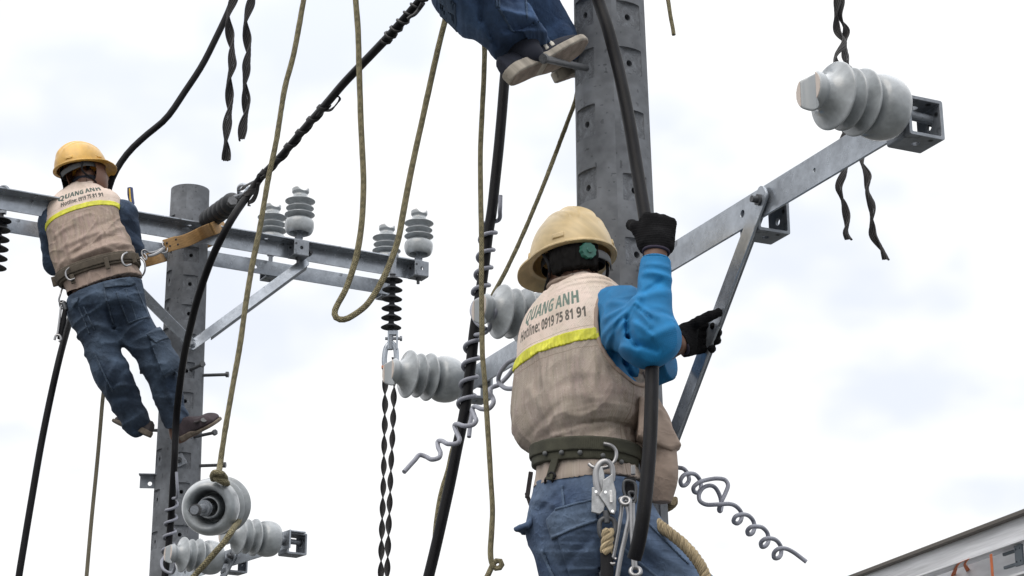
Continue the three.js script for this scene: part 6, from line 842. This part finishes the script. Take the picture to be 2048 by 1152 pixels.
// ================================================================ the climber above, of whom only the legs hang into view
{
  const person = thing('person', 'climber in blue jeans and striped sneakers, only legs visible at the top edge', 'person', P(1080, 130, 4.9));
  const ankA = P(1046, 98, 4.8), kneeA = P(918, -78, 4.62), hipA = P(985, -330, 4.78), ankB = P(1116, 98, 5.24), kneeB = P(1020, -90, 5.06), hipB = P(1090, -330, 4.98);
  const heelA = P(1022, 160, 4.72), toeA = P(1172, 92, 4.94), heelB = P(1118, 160, 5.3), toeB = P(1215, 126, 5.5);
  const u = V(0.8, 0, -0.55).normalize(), b = V(-0.55, 0.2, -0.8).normalize(), T = P(1040, -340, 4.88), top = add(T, UP, 0.55, V(-0.1, 0, 0.02), 1);
  const trunk = blend(0.03, loft([[T, 0.13, 0.1, V(0.5, 0, -0.8), V(-0.8, 0, -0.5)], [lerpV(T, top, 0.5), 0.14, 0.1, V(0.5, 0, -0.8), V(-0.8, 0, -0.5)], [top, 0.15, 0.09, V(0.5, 0, -0.8), V(-0.8, 0, -0.5)]]), limb([[hipA, 0.08], [kneeA, 0.058], [ankA, 0.026]]), limb([[hipB, 0.08], [kneeB, 0.058], [ankB, 0.042]]), cone(ankA, add(lerpV(heelA, toeA, 0.25), UP, 0.05), 0.026, 0.022), cone(ankB, add(lerpV(heelB, toeB, 0.25), UP, 0.05), 0.042, 0.025));
  const H = headShape(add(top, UP, 0.2, V(-0.02, 0, 0), 1), V(0.7, 0, -0.7), UP);
  part('body', [meshSDF(trunk, ...bounds([hipA, hipB, kneeA, kneeB, ankA, ankB, heelA, toeA, T, top], 0.2), 0.02), meshSDF(H.sdf, ...H.box, 0.008)], C.skin, person);
  hardHat(person, add(top, UP, 0.215), V(0.7, 0, -0.7), UP, C.hatYellow, { band: C.black, strap: C.black });
  part('shirt', meshSDF(blend(0.03, loft([[add(T, UP, -0.03), 0.16, 0.125, V(0.5, 0, -0.8), V(-0.8, 0, -0.5)], [lerpV(T, top, 0.5), 0.17, 0.125, V(0.5, 0, -0.8), V(-0.8, 0, -0.5)], [top, 0.12, 0.09, V(0.5, 0, -0.8), V(-0.8, 0, -0.5)]]), limb([[add(top, UP, -0.06, V(0.5, 0, -0.8), 0.16), 0.06], [add(top, UP, -0.2, V(0.8, 0, -0.6), 0.25), 0.05], [add(top, UP, 0, V(0.8, 0, -0.6), 0.3), 0.04]])), ...bounds([T, top], 0.45), 0.02), C.blueDark, person);
  const cr = creases(4.75, [[956, 0, 962, 60, -0.012, 0.01], [962, 60, 1000, 95, -0.01, 0.01], [890, 10, 935, 60, 0.008, 0.012], [1000, 60, 1070, 55, 0.01, 0.012], [985, 40, 1050, 20, -0.006, 0.012], [1010, 80, 1080, 62, -0.01, 0.01], [1005, 108, 1060, 78, 0.009, 0.01], [1012, 122, 1062, 98, -0.008, 0.008], [1055, 20, 1078, 58, 0.008, 0.012], [975, 0, 990, 50, 0.006, 0.012], [1090, 40, 1130, 70, -0.006, 0.012], [1020, 0, 1030, 50, -0.004, 0.01], [870, 5, 925, 56, 0.006, 0.012]]);
  const base = blend(0.03, limb([[hipA, 0.11], [kneeA, 0.103], [ankA, 0.068], [P(1045, 112, 4.8), 0.066]], 0.05), cone(ankA, P(1080, 86, 4.84), 0.06, 0.036), cone(P(905, 0, 4.74), P(1010, 80, 4.8), 0.055, 0.05), limb([[hipB, 0.11], [kneeB, 0.09], [ankB, 0.06], [add(ankB, V(0.2, -1, 0.1), 0.03), 0.05]], 0.05), loft([[add(T, UP, 0.05), 0.15, 0.12, V(0.5, 0, -0.8), V(-0.8, 0, -0.5)], [T, 0.17, 0.14, V(0.5, 0, -0.8), V(-0.8, 0, -0.5)]]), cone(P(1128, 68, 5.16), P(1100, 80, 5.2), 0.028, 0.05));
  for (const [a, h, t] of [[ankA, heelA, toeA], [ankB, heelB, toeB]]) part('sock', meshSDF(blend(0.02, cone(add(a, UP, 0.06), a, 0.046, 0.041), cone(a, add(lerpV(h, t, 0.25), UP, 0.05), 0.044, 0.037)), ...bounds([a, h, t], 0.08), 0.008), C.shoeNavy, person);
  const jeans = cloth(base, (x, y, z) => 1.4 * cr(x, y, z) + 0.006 * sharp(x * 6 + y * 4, y * 9, z * 6) + 0.002 * sharp(x * 12, y * 20, z * 12)), d = ankA.clone().sub(kneeA).normalize(), dB = ankB.clone().sub(kneeB).normalize();
  const cut = common(0.008, jeans, (x, y, z) => Math.min(half(P(1032, 103, 4.8), V(0.42, -0.9, 0.1))(x, y, z), 9), half(add(ankB, dB, 0.05), add(dB, V(0, -1, 0), 0.6)));
  const jc = denimColor([0.02, 0.046, 0.112], [0.12, 0.22, 0.42], (x, y, z) => 0.0 + 10 * cr(x, y, z) + 0.2 * sharp(x * 6 + y * 4, y * 9, z * 6)), jcL = denimColor([0.05, 0.09, 0.16], [0.14, 0.22, 0.36]), box = bounds([hipA, hipB, kneeA, kneeB, ankA, ankB, T], 0.16), vis = bounds([P(840, -60, 4.7), P(1170, 160, 5.2), P(1000, 0, 4.6)], 0.05);
  const jn = part('trousers', meshSDF(cut, ...box, 0.0085, { color: jc, uv: planar(V(1, 0, 0)) }), C.denim, person);
  for (const q of [[993, -30, 994, 45], [998, -30, 999, 45], [1050, -30, 1054, 48], [999, 50, 1029, 71], [880, 20, 912, 44]]) part('seam', meshSDF(patch(cut, 0.0045, seg(4.72, ...q, 0.0032, 0.16)), ...vis, 0.0045, { color: jcL, uv: planar(V(1, 0, 0)) }), C.denim, jn);
  part('cuff', meshSDF(patch(cut, 0.006, seg(4.74, 1000, 104, 1084, 58, 0.016, 0.16)), ...vis, 0.006, { color: jc, uv: planar(V(1, 0, 0)) }), C.denim, jn);
  for (const [heel, toe, down] of [[heelA, toeA, V(0.22, -0.92, 0.36)], [heelB, toeB, V(0.1, -1, 0.1)]]) {
    const s = shoe(heel, toe, down, 1.02, 0.78), p = part('sneaker', meshSDF(s.upper, ...s.bounds, 0.005, { uv: s.uv }), C.shoeNavy, person); part('sole', meshSDF(s.sole, ...s.bounds, 0.0045, { uv: s.uv }), C.soleSide, p); part('tread', meshSDF(s.tread, ...s.bounds, 0.004, { uv: s.uv }), C.tread, p);
    for (const t of [0.47, 0.54, 0.61]) part('stripe', meshSDF(patch(s.upper, 0.0025, (x, y, z) => { const [a, h] = s.loc(x, y, z); return Math.max(Math.abs((a - t) * 0.27 - (h - 0.045) * 0.55) - 0.0055, 0.026 - h); }), ...s.bounds, 0.0045, { uv: s.uv }), C.stripe, p);
    const lc = []; for (let i = 0; i < 9; i++) lc.push(s.pt(0.42 + 0.03 * (i >> 1), 0.064 - 0.0042 * (i >> 1) + 0.004, (i & 1 ? 1 : -1) * 0.018)); part('laces', tube(spline(lc), 0.003, { n: 90, m: 6 }), C.stripe, p);
  }
}
renderer.render(scene, camera);
